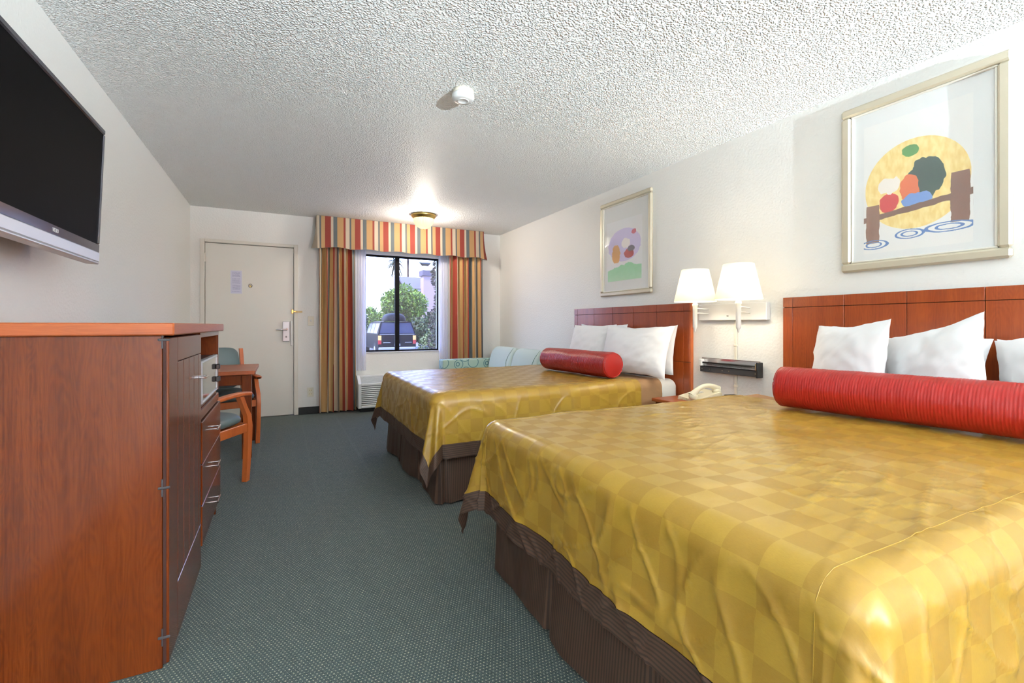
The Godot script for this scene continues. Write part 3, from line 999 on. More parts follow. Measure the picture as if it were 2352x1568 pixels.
func dresser_side() -> void:
	var at := Vector3(-0.62, 0, -2.48)
	var o := -at
	var t := thing("dresser", "tall cherry dresser with a panelled door, open niche and three drawers", "dresser", at)
	var xb := XL + 0.012
	var xf := -0.336
	var z0 := -3.16
	var z1 := -1.806
	part(t, "side_panel", box(Vector3(xb, 0.0, z1 - 0.022) + o, Vector3(xf, 1.060, z1) + o, 0.002), M.wood)
	part(t, "side_panel", box(Vector3(xb, 0.0, z0) + o, Vector3(xf, 1.060, z0 + 0.022) + o, 0.002), M.wood)
	part(t, "divider", box(Vector3(xb, 0.06, -2.475) + o, Vector3(xf, 1.060, -2.455) + o, 0.002), M.wood)
	part(t, "back_panel", box(Vector3(xb, 0.06, z0 + 0.022) + o, Vector3(xb + 0.01, 1.060, z1 - 0.022) + o, 0.001), M.wood_dark)
	part(t, "bottom_board", box(Vector3(xb + 0.01, 0.07, z0 + 0.022) + o, Vector3(xf, 0.09, z1 - 0.022) + o, 0.002), M.wood)
	part(t, "shelf", box(Vector3(xb + 0.01, 0.702, z0 + 0.022) + o, Vector3(xf, 0.722, -2.475) + o, 0.002), M.wood)
	part(t, "toe_kick", box(Vector3(xf - 0.06, 0.0, z0 + 0.022) + o, Vector3(xf - 0.045, 0.07, -2.475) + o, 0.001), M.wood_dark)
	part(t, "top", box(Vector3(XL + 0.002, 1.060, -3.205) + o, Vector3(-0.303, 1.100, -1.788) + o, 0.004), M.wood_long)
	var tr := new_st()
	bx(tr, Vector3(xf, 1.036, -3.14) + o, Vector3(xf + 0.012, 1.060, -2.475) + o, 0.001)
	bx(tr, Vector3(xf, 0.722, -3.16) + o, Vector3(xf + 0.012, 1.060, -3.14) + o, 0.001)
	part(t, "niche_trim", done(tr), M.wood)
	# panelled door with upright boards
	var d := part(t, "door", box(Vector3(xf + 0.001, 0.015, -2.464) + o, Vector3(xf + 0.010, 1.052, -1.802) + o, 0.001), M.groove)
	var zs := [-2.464, -2.388, -2.277, -2.166, -2.055, -1.944, -1.802]
	for k in 6:
		var g := 0.0018
		part(d, "board", box(Vector3(xf + 0.008, 0.208 if k < 5 else 0.015, zs[k] + g) + o, Vector3(xf + 0.017, 0.965 if k < 5 else 1.052, zs[k + 1] - g) + o, 0.002), M.wood)
	part(d, "rail", box(Vector3(xf + 0.008, 0.015, -2.464) + o, Vector3(xf + 0.017, 0.205, -1.9425) + o, 0.002), M.wood)
	part(d, "rail", box(Vector3(xf + 0.008, 0.968, -2.464) + o, Vector3(xf + 0.017, 1.052, -1.9425) + o, 0.002), M.wood)
	bar_handle(d, Vector3(xf + 0.017, 0.865, -2.425) + o, 0.045)
	for y in [0.10, 0.575, 1.046]:
		var h := new_st()
		bx(h, Vector3(xf - 0.012, y - 0.004, z1) + o, Vector3(xf + 0.020, y + 0.004, z1 + 0.006) + o, 0.002)
		bx(h, Vector3(xf - 0.003, y - 0.028, z1 - 0.001) + o, Vector3(xf + 0.002, y + 0.028, z1 + 0.004) + o, 0.001)
		part(t, "hinge", done(h), M.grey_dark)
	# drawers
	for r in [[0.468, 0.655], [0.283, 0.463], [0.098, 0.278]]:
		var dr := part(t, "drawer", box(Vector3(xf + 0.002, r[0], -3.158) + o, Vector3(xf + 0.021, r[1], -2.470) + o, 0.003), M.wood)
		bar_handle(dr, Vector3(xf + 0.021, (r[0] + r[1]) * 0.5, -2.83) + o, 0.055)
	part(t, "rail", box(Vector3(xf, 0.660, -3.158) + o, Vector3(xf + 0.012, 0.702, -2.475) + o, 0.002), M.wood)
	# microwave with a mirrored front in the niche
	var mw := thing("microwave", "small microwave oven with a mirrored door in the dresser niche", "microwave", Vector3(-0.55, 0.722, -2.815))
	var mo := -mw.position
	part(mw, "body", box(Vector3(-0.76, 0.728, -3.10) + mo, Vector3(-0.345, 0.925, -2.53) + mo, 0.006), M.black)
	part(mw, "door_glass", box(Vector3(-0.345, 0.738, -3.085) + mo, Vector3(-0.327, 0.917, -2.54) + mo, 0.002), M.mirror)
	var mf := new_st()
	for r in [[0.728, 0.738, -3.10, -2.53], [0.917, 0.927, -3.10, -2.53], [0.738, 0.917, -3.10, -3.085], [0.738, 0.917, -2.54, -2.53]]:
		bx(mf, Vector3(-0.345, r[0], r[2]) + mo, Vector3(-0.322, r[1], r[3]) + mo, 0.002)
	part(mw, "door_frame", done(mf), M.silver)
	for y in [0.86, 0.79]:
		part(mw, "catch", box(Vector3(-0.327, y - 0.014, -3.09) + mo, Vector3(-0.308, y + 0.014, -3.055) + mo, 0.003), M.black)
	for s in [[-0.72, -3.06], [-0.72, -2.57], [-0.38, -3.06], [-0.38, -2.57]]:
		part(mw, "foot", box(Vector3(s[0] - 0.012, 0.722, s[1] - 0.012) + mo, Vector3(s[0] + 0.012, 0.728, s[1] + 0.012) + mo, 0.001), M.black)
	# television on the left wall, tipped forward a little
	var tv := thing("television", "black flat television with silver lower bezel above the dresser", "television", Vector3(-0.716, 1.667, -2.22))
	tv.rotation = Vector3(0, 0, -0.040)
	var hw := 0.45
	var hh := 0.302
	part(tv, "back_shell", box(Vector3(-0.075, -hh + 0.02, -hw + 0.01), Vector3(-0.018, hh - 0.005, hw - 0.01), 0.012), M.black)
	part(tv, "screen", box(Vector3(-0.018, -hh + 0.088, -hw + 0.012), Vector3(-0.006, hh - 0.02, hw - 0.012), 0.001), M.screen)
	var bz := new_st()
	bx(bz, Vector3(-0.022, hh - 0.024, -hw), Vector3(0.0, hh, hw), 0.005)
	bx(bz, Vector3(-0.022, -hh + 0.088, -hw), Vector3(0.0, hh - 0.024, -hw + 0.014), 0.004)
	bx(bz, Vector3(-0.022, -hh + 0.088, hw - 0.014), Vector3(0.0, hh - 0.024, hw), 0.004)
	part(tv, "bezel", done(bz), M.dark_chrome)
	var strip := part(tv, "chrome_strip", box(Vector3(-0.022, -hh + 0.052, -hw), Vector3(-0.001, -hh + 0.088, hw), 0.002), M.dark_chrome)
	part(tv, "lower_bezel", box(Vector3(-0.030, -hh + 0.010, -hw), Vector3(0.001, -hh + 0.052, hw), 0.003), M.silver)
	part(tv, "speaker_lip", box(Vector3(-0.045, -hh - 0.002, -hw + 0.006), Vector3(0.003, -hh + 0.009, hw - 0.006), 0.004), M.silver)
	var tx := TextMesh.new()
	tx.text = "VIZIO"
	tx.font_size = 32
	tx.pixel_size = 0.0006
	tx.depth = 0.0008
	var lg := part(strip, "logo", tx, M.white_plastic, Vector3(0.0, -hh + 0.070, 0.0), Vector3(0, PI / 2, 0))
	lg.set_meta("label", "small white maker's lettering")
	part(tv, "wall_bracket", box(Vector3(XL + 0.716 + 0.010, -0.12, -0.18), Vector3(-0.072, 0.12, 0.18), 0.005), M.black)

# ---------------------------------------------------------------- table and chairs
func armchair(label: String, at: Vector3, turn: float) -> void:
	var t := thing("armchair", label, "chair", at, turn, "wooden armchairs at the table")
	var hw := 0.24
	for s in [-1.0, 1.0]:
		var x: float = s * hw
		# front leg sweeps up and back into the arm
		var fl := PackedVector2Array()
		var prof := [[0.222, 0.0, 0.030], [0.232, 0.10, 0.033], [0.246, 0.25, 0.037], [0.252, 0.38, 0.042], [0.238, 0.46, 0.038], [0.196, 0.53, 0.032], [0.160, 0.60, 0.036]]
		var st := new_st()
		var left := []; var right := []
		for p in prof:
			left.append(Vector2(p[1], p[0] - p[2] * 0.6)); right.append(Vector2(p[1], p[0] + p[2] * 0.6))
		right.reverse()
		for p in left: fl.append(p)
		for p in right: fl.append(p)
		prism(st, fl, 0, x - 0.017, x + 0.017, Transform3D(), true)
		part(t, "leg", done(st), M.wood_chair)
		var bl := PackedVector2Array([Vector2(0, -0.30), Vector2(0.25, -0.262), Vector2(0.45, -0.245), Vector2(0.70, -0.275), Vector2(0.86, -0.315), Vector2(0.86, -0.285), Vector2(0.70, -0.240), Vector2(0.45, -0.205), Vector2(0.25, -0.222), Vector2(0, -0.265)])
		part(t, "leg", extrude(bl, 0, x - 0.016 - s * 0.012, x + 0.016 - s * 0.012, true), M.wood_chair)
		# arm, bowed up towards the front
		var arm := func(u: float, v: float) -> Array:
			var z := lerpf(-0.26, 0.275, v)
			var y := 0.592 + 0.030 * sin(clampf((v - 0.1) / 0.9, 0, 1) * PI * 0.62) - 0.012 * pow(v, 4.0)
			var a := u * TAU
			var ca := cos(a); var sa := sin(a)
			var e := 1.0 if v < 0.96 and v > 0.02 else 0.55
			return [Vector3(x + signf(ca) * pow(absf(ca), 0.5) * (0.022 + 0.008 * v) * e, y + signf(sa) * pow(absf(sa), 0.5) * 0.014 * e, z), Vector2(u, v)]
		var am := part(t, "arm", sheet(24, 24, arm, Vector3.ZERO, true), M.wood_chair)
		am.position = Vector3.ZERO
		part(t, "side_rail", box(Vector3(x - 0.012, 0.345, -0.225), Vector3(x + 0.012, 0.405, 0.225), 0.003), M.wood_chair)
	part(t, "front_rail", box(Vector3(-hw + 0.012, 0.345, 0.222), Vector3(hw - 0.012, 0.405, 0.246), 0.003), M.wood_chair)
	part(t, "back_rail", box(Vector3(-hw + 0.012, 0.345, -0.245), Vector3(hw - 0.012, 0.405, -0.222), 0.003), M.wood_chair)
	var seat := func(u: float, v: float) -> Array:
		var a := u * TAU; var b := v * PI
		var d := Vector3(sin(b) * cos(a), cos(b), sin(b) * sin(a))
		var q := Vector3(signf(d.x) * pow(absf(d.x), 0.35) * 0.232, d.y * 0.042, signf(d.z) * pow(absf(d.z), 0.35) * 0.245)
		q.y += 0.016 * (1.0 - pow(d.x, 2)) * maxf(0.0, d.y)
		return [q + Vector3(0, 0.435, 0.005), Vector2(u, v)]
	part(t, "seat", sheet(48, 20, seat, Vector3.ZERO, true), M.seat)
	var back := func(u: float, v: float) -> Array:
		var a := u * TAU; var b := v * PI
		var d := Vector3(sin(b) * cos(a), cos(b), sin(b) * sin(a))
		var y := signf(d.y) * pow(absf(d.y), 0.4) * 0.20
		return [Vector3(signf(d.x) * pow(absf(d.x), 0.4) * 0.205, 0.675 + y, -0.250 - 0.18 * (y + 0.0) + d.z * 0.026), Vector2(u, v)]
	part(t, "backrest", sheet(48, 24, back, Vector3.ZERO, true), M.seat)

func table_side() -> void:
	var t := thing("dining_table", "small square cherry table by the entrance door", "table", Vector3(-0.545, 0, -4.70))
	var o := -t.position
	part(t, "tabletop", box(Vector3(-0.895, 0.688, -5.085) + o, Vector3(-0.19, 0.720, -4.32) + o, 0.004), M.wood_long)
	for x in [-0.875, -0.285]:
		for z in [-5.065, -4.41]:
			part(t, "leg", box(Vector3(x, 0, z) + o, Vector3(x + 0.07, 0.688, z + 0.07) + o, 0.004), M.wood)
	part(t, "apron", box(Vector3(-0.805, 0.603, -4.375) + o, Vector3(-0.285, 0.688, -4.353) + o, 0.002), M.wood)
	part(t, "apron", box(Vector3(-0.805, 0.645, -5.045) + o, Vector3(-0.285, 0.688, -5.023) + o, 0.002), M.wood)
	part(t, "apron", box(Vector3(-0.255, 0.603, -4.995) + o, Vector3(-0.233, 0.688, -4.41) + o, 0.002), M.wood)
	part(t, "apron", box(Vector3(-0.86, 0.603, -4.995) + o, Vector3(-0.838, 0.688, -4.41) + o, 0.002), M.wood)
	armchair("wooden armchair with grey seat between the dresser and the table", Vector3(-0.54, 0, -3.65), 2.618)
	armchair("wooden armchair with grey backrest pushed in behind the table", Vector3(-0.49, 0, -5.02), 0.30)

# ---------------------------------------------------------------- things on and near the walls
func ellipse_in(x: float, y: float, cx: float, cy: float, rx: float, ry: float) -> bool:
	return pow((x - cx) / rx, 2) + pow((y - cy) / ry, 2) < 1.0

func framed(label: String, z0: float, z1: float, y0: float, y1: float, fw: float, inset: Vector4, art: ImageTexture) -> void:
	var t := thing("framed_print", label, "picture", Vector3(XR, y0, (z0 + z1) / 2), 0.0, "framed prints over the beds")
	var o := -t.position
	for r in [[z0, z1, y0, y0 + fw], [z0, z1, y1 - fw, y1], [z0, z0 + fw, y0 + fw, y1 - fw], [z1 - fw, z1, y0 + fw, y1 - fw]]:
		part(t, "frame_rail", box(Vector3(XR - 0.032, r[2], r[0]) + o, Vector3(XR - 0.001, r[3], r[1]) + o, 0.010), M.frame_wood)
	for r in [[z0 + fw, z1 - fw, y0 + fw, y0 + fw + 0.010], [z0 + fw, z1 - fw, y1 - fw - 0.010, y1 - fw], [z0 + fw, z0 + fw + 0.010, y0 + fw + 0.01, y1 - fw - 0.01], [z1 - fw - 0.010, z1 - fw, y0 + fw + 0.01, y1 - fw - 0.01]]:
		part(t, "frame_lip", box(Vector3(XR - 0.022, r[2], r[0]) + o, Vector3(XR - 0.004, r[3], r[1]) + o, 0.003), M.frame_lip)
	part(t, "mat_board", box(Vector3(XR - 0.010, y0 + fw, z0 + fw) + o, Vector3(XR - 0.004, y1 - fw, z1 - fw) + o, 0), M.mat_board)
	# print: flat sheet seen from -x; u runs towards +z
	var st := new_st()
	var a := Vector3(XR - 0.0105, y1 - fw - inset.y, z0 + fw + inset.x) + o
	var c := Vector3(XR - 0.0105, y0 + fw + inset.w, z1 - fw - inset.z) + o
	var b := Vector3(a.x, a.y, c.z); var d := Vector3(a.x, c.y, a.z)
	var n := Vector3.LEFT
	tri(st, a, b, c, n, n, n, Vector2(0, 0), Vector2(1, 0), Vector2(1, 1))
	tri(st, a, c, d, n, n, n, Vector2(0, 0), Vector2(1, 1), Vector2(0, 1))
	var m := mat(Color.WHITE, 0.7)
	m.albedo_texture = art
	part(t, "print", done(st), m)
	part(t, "glazing", box(Vector3(XR - 0.0165, y0 + fw + 0.001, z0 + fw + 0.001) + o, Vector3(XR - 0.0145, y1 - fw - 0.001, z1 - fw - 0.001) + o, 0), M.pane)

func wall_things() -> void:
	# two plain stand-in prints: loose colour shapes only
	var an := FastNoiseLite.new(); an.seed = 99; an.frequency = 0.02
	var big := func(px: int, py: int) -> Color:
		var x := (px / 384.0 - 0.5) / 1.10 + 0.5; var y := (py / 512.0 - 0.58) / 1.22 + 0.58
		var w := an.get_noise_2d(px, py) * 0.02
		var paper := rgb8(232, 229, 224)
		var c := paper
		if ellipse_in(x, y, 0.50, 0.53, 0.44, 0.27): c = rgb8(240, 216, 142).lerp(rgb8(228, 192, 112), clampf(an.get_noise_2d(px * 2.0, py) + 0.4, 0, 1))
		if ellipse_in(x + w, y + w, 0.60, 0.51, 0.15, 0.12): c = rgb8(56, 74, 62)
		if ellipse_in(x + w, y, 0.46, 0.56, 0.08, 0.09): c = rgb8(214, 106, 56)
		if ellipse_in(x, y + w, 0.52, 0.63, 0.13, 0.045): c = rgb8(112, 144, 200)
		if ellipse_in(x + w, y, 0.28, 0.62, 0.085, 0.06): c = rgb8(196, 52, 48)
		if ellipse_in(x, y + w, 0.28, 0.51, 0.10, 0.05): c = rgb8(236, 226, 214)
		if ellipse_in(x + w, y, 0.47, 0.33, 0.07, 0.035): c = rgb8(86, 140, 66)
		if absf(y - (0.675 - 0.07 * (x - 0.5)) - w * 0.3) < 0.018 and x > 0.0: c = rgb8(118, 82, 62)
		if absf(x - 0.13 - w * 0.5) < 0.062 and y > 0.62 and y < 0.86: c = rgb8(136, 96, 74)
		if absf(x - 0.86 + w * 0.5) < 0.07 and y > 0.52 and y < 0.80: c = rgb8(126, 86, 66)
		for e in [[0.14, 0.87, 0.14], [0.46, 0.83, 0.13], [0.78, 0.82, 0.2]]:
			var q := sqrt(pow((x - e[0]) / e[2], 2) + pow((y - e[1]) / 0.03, 2)) + w * 4.0
			if absf(q - 0.9) < 0.09 or absf(q - 0.5) < 0.08: c = rgb8(86, 120, 176)
		return c
	var small := func(px: int, py: int) -> Color:
		var x := px / 256.0; var y := py / 384.0
		var w := an.get_noise_2d(px * 1.5, py * 1.5) * 0.03
		var c := rgb8(232, 231, 232)
		if ellipse_in(x + w, y, 0.50, 0.42, 0.46, 0.27): c = rgb8(208, 196, 230)
		if y > 0.72 + 0.08 * absf(x - 0.62) * 2.0 + w and x > 0.02 and x < 0.98: c = rgb8(150, 206, 160).lerp(rgb8(186, 224, 190), clampf((y - 0.72) * 3.0 + w * 8.0, 0, 1))
		if ellipse_in(x + w, y + w, 0.27, 0.55, 0.12, 0.16): c = rgb8(214, 158, 92)
		if ellipse_in(x, y + w, 0.55, 0.40, 0.12, 0.08): c = rgb8(238, 230, 226)
		if ellipse_in(x + w, y, 0.64, 0.57, 0.13, 0.08): c = rgb8(176, 70, 66)
		if ellipse_in(x, y + w, 0.70, 0.50, 0.10, 0.05): c = rgb8(112, 104, 116)
		if ellipse_in(x + w, y, 0.78, 0.24, 0.07, 0.04): c = rgb8(202, 96, 116)
		return c
	framed("large framed print of loose shapes on a yellow disc in a pale frame", -1.513, -0.819, 1.393, 2.320, 0.048, Vector4(0.060, 0.085, 0.085, 0.045), picture(384, 512, big))
	framed("smaller framed print with a lavender disc over a green mound", -3.752, -3.029, 1.378, 2.302, 0.042, Vector4(0.05, 0.16, 0.09, 0.10), picture(256, 384, small))
	# wall lamp with two swing arms
	var t := thing("wall_lamp", "white double swing-arm wall lamp with two cone shades", "lamp", Vector3(XR, 1.19, -2.235))
	var o := -t.position
	part(t, "back_plate", box(Vector3(XR - 0.042, 1.128, -2.512) + o, Vector3(XR - 0.001, 1.248, -1.958) + o, 0.004), M.white_plastic)
	part(t, "switch_knob", rod(Vector3(XR - 0.056, 1.160, -2.25) + o, Vector3(XR - 0.042, 1.160, -2.25) + o, 0.004, 10), M.steel)
	for k in [[-2.309, -2.42], [-1.966, -2.08]]:
		var head := Vector3(2.605, 0, k[0])
		for y in [1.178, 1.212]:
			var st := new_st()
			tube(st, [Vector3(XR - 0.042, y, k[1]) + o, Vector3(XR - 0.05, y, k[1]) + o, Vector3(2.605, y, k[0]) + o], [0.005], 8)
			part(t, "arm", done(st), M.white_plastic)
		var ps := new_st()
		lathe(ps, [Vector2(0, 1.046), Vector2(0.006, 1.05), Vector2(0.008, 1.066), Vector2(0.012, 1.072), Vector2(0.013, 1.076), Vector2(0.013, 1.076), Vector2(0.015, 1.082), Vector2(0.016, 1.225), Vector2(0.019, 1.23), Vector2(0.019, 1.242), Vector2(0.013, 1.246), Vector2(0.013, 1.30), Vector2(0.0, 1.30)], 20, head + o)
		part(t, "post", done(ps), M.white_plastic)
		var sh := new_st()
		lathe(sh, [Vector2(0.141, 1.258), Vector2(0.091, 1.482), Vector2(0.091, 1.482), Vector2(0.0895, 1.482), Vector2(0.0895, 1.482), Vector2(0.1395, 1.258), Vector2(0.1395, 1.258), Vector2(0.141, 1.258)], 48, head + o)
		var s := part(t, "lamp_shade", done(sh), M.shade)
		var sp := new_st()
		for a in 3:
			var d := Vector3(cos(a * TAU / 3), 0, sin(a * TAU / 3))
			tube(sp, [head + o + Vector3(0, 1.465, 0) + d * 0.012, head + o + Vector3(0, 1.465, 0) + d * 0.090], [0.0015], 6)
		part(s, "spider", done(sp), M.steel)
		var bu := new_st()
		ellipsoid(bu, head + o + Vector3(0, 1.36, 0), Vector3(0.03, 0.042, 0.03), 16, 12)
		part(t, "bulb", done(bu), M.bulb)
		lamp(t, head + o + Vector3(0, 1.36, 0), 0.09, Color(1.0, 0.94, 0.85), 0.03)
	# surface cable duct from the lamp to the floor
	part(t, "cable_cover", box(Vector3(XR - 0.014, 0.0, -2.222) + o, Vector3(XR - 0.001, 1.128, -2.204) + o, 0.003), M.ivory)
	for y in [0.95, 0.66]:
		part(t, "cable_clip", box(Vector3(XR - 0.018, y - 0.009, -2.226) + o, Vector3(XR - 0.001, y + 0.009, -2.200) + o, 0.003), M.ivory)
	# bare fixture under the lamp
	var f := thing("wall_fixture", "open black and chrome wall fixture above the nightstand", "fixture", Vector3(XR, 0.79, -2.25))
	var fo := -f.position
	part(f, "housing", box(Vector3(XR - 0.050, 0.742, -2.492) + fo, Vector3(XR - 0.018, 0.785, -2.012) + fo, 0.003), M.grey_dark)
	part(f, "end_cap", box(Vector3(XR - 0.075, 0.738, -2.012) + fo, Vector3(XR - 0.018, 0.842, -1.998) + fo, 0.003), M.black)
	part(f, "back_plate", box(Vector3(XR - 0.030, 0.785, -2.492) + fo, Vector3(XR - 0.018, 0.848, -2.012) + fo, 0.002), M.chrome)
	var rf := new_st()
	var refl := PackedVector2Array()
	for k in 9:
		var a := PI * 0.5 * k / 8
		refl.append(Vector2(0.842 - 0.052 * sin(a), XR - 0.030 - 0.03 * (1.0 - cos(a))))
	for k in 9:
		var a := PI * 0.5 * (8 - k) / 8
		refl.append(Vector2(0.8395 - 0.052 * sin(a), XR - 0.0325 - 0.03 * (1.0 - cos(a))))
	for k in 8:
		var p0: Vector2 = refl[k]; var p1: Vector2 = refl[k + 1]
		var d := p1 - p0
		var nn := Vector3(-absf(d.x), absf(d.y), 0).normalized()
		quad(rf, Vector3(p0.y, p0.x, -2.48) + fo, Vector3(p1.y, p1.x, -2.48) + fo, Vector3(p1.y, p1.x, -2.02) + fo, Vector3(p0.y, p0.x, -2.02) + fo, nn)
	part(f, "reflector", done(rf), M.chrome)
	part(f, "lamp_rod", rod(Vector3(XR - 0.052, 0.812, -2.462) + fo, Vector3(XR - 0.052, 0.812, -2.03) + fo, 0.007, 12), M.black)
	part(f, "socket", box(Vector3(XR - 0.068, 0.785, -2.488) + fo, Vector3(XR - 0.030, 0.838, -2.464) + fo, 0.005), M.white_plastic)
	part(f, "socket", box(Vector3(XR - 0.066, 0.788, -2.028) + fo, Vector3(XR - 0.030, 0.836, -2.012) + fo, 0.004), M.chrome)
	for z in [-2.47, -2.40, -2.29, -2.235, -2.03]:
		part(f, "screw", rod(Vector3(XR - 0.050, 0.764, z) + fo, Vector3(XR - 0.054, 0.764, z) + fo, 0.005, 10), M.steel)
	# nightstand
	var ns := thing("nightstand", "cherry nightstand between the two beds", "nightstand", Vector3(2.64, 0, -2.24))
	var no := -ns.position
	part(ns, "top", box(Vector3(2.38, 0.548, -2.50) + no, Vector3(XR - 0.022, 0.572, -1.975) + no, 0.004), M.wood_long)
	part(ns, "body", box(Vector3(2.40, 0.06, -2.48) + no, Vector3(XR - 0.024, 0.548, -1.995) + no, 0.003), M.wood)
	part(ns, "plinth", box(Vector3(2.43, 0.0, -2.46) + no, Vector3(XR - 0.024, 0.06, -2.015) + no, 0.002), M.wood_dark)
	for y in [0.33, 0.10]:
		var dr := part(ns, "drawer", box(Vector3(2.384, y, -2.47) + no, Vector3(2.40, y + 0.205, -2.005) + no, 0.003), M.wood)
		part(dr, "knob", rod(Vector3(2.384, y + 0.10, -2.24) + no, Vector3(2.362, y + 0.10, -2.24) + no, 0.010, 14, 0.014), M.chrome)
	# telephone
	var p := thing("telephone", "cream desk telephone with coiled cord on the nightstand", "telephone", Vector3(2.60, 0.572, -2.27), -0.25)
	var pb := PackedVector2Array([Vector2(0.0, -0.095), Vector2(0.018, -0.095), Vector2(0.022, -0.085), Vector2(0.066, 0.085), Vector2(0.066, 0.098), Vector2(0.060, 0.104), Vector2(0.0, 0.104)])
	var rt := Transform3D(Basis(Vector3.UP, PI / 2), Vector3.ZERO)
	var bs := new_st()
	prism(bs, pb, 0, -0.105, 0.105, rt)
	part(p, "base", done(bs), M.cream)
	var hs := new_st()
	var hp := []; var hr := []
	for k in 17:
		var s := k / 16.0 * 2.0 - 1.0
		hp.append(rt * Vector3(-0.065, 0.062 + 0.045 * (1.0 - s * s) + 0.018 * s, s * 0.100))
		hr.append(0.015 + 0.012 * pow(absf(s), 3.0))
	tube(hs, hp, hr, 14)
	for s in [-1.0, 1.0]:
		ellipsoid(hs, rt * Vector3(-0.065, 0.055 + 0.016 * s, s * 0.090), Vector3(0.03, 0.026, 0.03), 14, 10)
	part(p, "handset", done(hs), M.cream)
	var kp := part(p, "keypad", box(Vector3(-0.01, 0, -0.005), Vector3(0.01, 0.001, 0.005), 0), M.ivory)
	kp.visible = true
	kp.mesh = key_plate()
	kp.transform = rt * Transform3D(Basis(Vector3.RIGHT, -0.253), Vector3(0.030, 0.0445, 0.0))
	for r in 4:
		for c in 3:
			part(p, "key", box(Vector3(-0.007, 0, -0.005), Vector3(0.007, 0.005, 0.005), 0.0015), M.white_plastic).transform = rt * (Transform3D(Basis(Vector3.RIGHT, -0.253), Vector3(0.030, 0.0455, 0.0)) * Transform3D(Basis(), Vector3((c - 1) * 0.020, 0.0, (r - 1.5) * 0.018)))
	var cd := new_st()
	var cp := []
	for k in 300:
		var s := k / 299.0
		var q := Vector3(-0.125 - 0.02 * sin(s * PI), 0.010 + 0.028 * (1.0 - s) * (1.0 - s), lerpf(0.10, -0.07, s))
		if s > 0.6: q = q.lerp(Vector3(0.06, 0.010, -0.125), (s - 0.6) / 0.4)
		var a := s * TAU * 46.0
		cp.append(rt * (q + Vector3(cos(a) * 0.0055, sin(a) * 0.0055, 0)))
	tube(cd, cp, [0.0018], 5)
	part(p, "coiled_cord", done(cd), M.cream)
	var ck := thing("alarm_clock", "low black clock beside the telephone on the nightstand", "clock", Vector3(2.70, 0.572, -2.06), -0.3)
	part(ck, "case", box(Vector3(-0.045, 0.0, -0.075), Vector3(0.045, 0.052, 0.075), 0.010), M.black)
	part(ck, "display", box(Vector3(-0.0475, 0.014, -0.055), Vector3(-0.045, 0.040, 0.055), 0.0005), M.screen)
	# light fixture and smoke alarm on the ceiling
	var cl := thing("ceiling_light", "brass ceiling light with a glowing glass dome near the window", "lamp", Vector3(1.545, YC, -5.45))
	part(cl, "base_ring", turned([Vector2(0.0, 0.0), Vector2(0.148, 0.0), Vector2(0.150, -0.012), Vector2(0.142, -0.030), Vector2(0.130, -0.040), Vector2(0.128, -0.050), Vector2(0.118, -0.052)], 48), M.brass)
	var dm := []
	for k in 17:
		var a := PI * 0.5 * k / 16
		dm.append(Vector2(0.122 * cos(a), -0.048 - 0.125 * sin(a)))
	part(cl, "glass_dome", ribbed_dome(dm), M.dome)
	part(cl, "finial", turned([Vector2(0.0, -0.170), Vector2(0.008, -0.172), Vector2(0.009, -0.180), Vector2(0.0, -0.186)], 14), M.brass)
	lamp(cl, Vector3(0, -0.10, 0), 0.95, Color(1.0, 0.95, 0.88), 0.09)
	var sd := thing("smoke_alarm", "round white smoke alarm on the ceiling", "smoke alarm", Vector3(0.93, YC, -2.47))
	part(sd, "base", turned([Vector2(0, 0), Vector2(0.060, 0), Vector2(0.060, -0.022), Vector2(0.058, -0.024), Vector2(0.0, -0.024)], 40), M.ivory)
	part(sd, "cover", turned([Vector2(0.0, -0.022), Vector2(0.062, -0.022), Vector2(0.064, -0.03), Vector2(0.062, -0.046), Vector2(0.052, -0.055), Vector2(0.034, -0.057), Vector2(0.034, -0.057), Vector2(0.032, -0.060), Vector2(0.026, -0.060), Vector2(0.024, -0.057), Vector2(0.0, -0.057)], 40), M.white_plastic)
	part(sd, "vent_ring", turned([Vector2(0.0605, -0.0215), Vector2(0.0615, -0.0245)], 40), M.grey)

func key_plate() -> ArrayMesh:
	return box(Vector3(-0.034, 0, -0.040), Vector3(0.034, 0.0015, 0.040), 0.0005)

func ribbed_dome(prof: Array) -> ArrayMesh:
	var f := func(u: float, v: float) -> Array:
		var i := minf(v * (prof.size() - 1), prof.size() - 1.001)
		var p: Vector2 = prof[int(i)].lerp(prof[int(i) + 1], i - int(i))
		var r := p.x * (1.0 + 0.018 * sin(u * TAU * 36.0))
		return [Vector3(cos(u * TAU) * r, p.y, sin(u * TAU) * r), Vector2(u, v)]
	return sheet(216, 24, f, Vector3.ZERO, true)

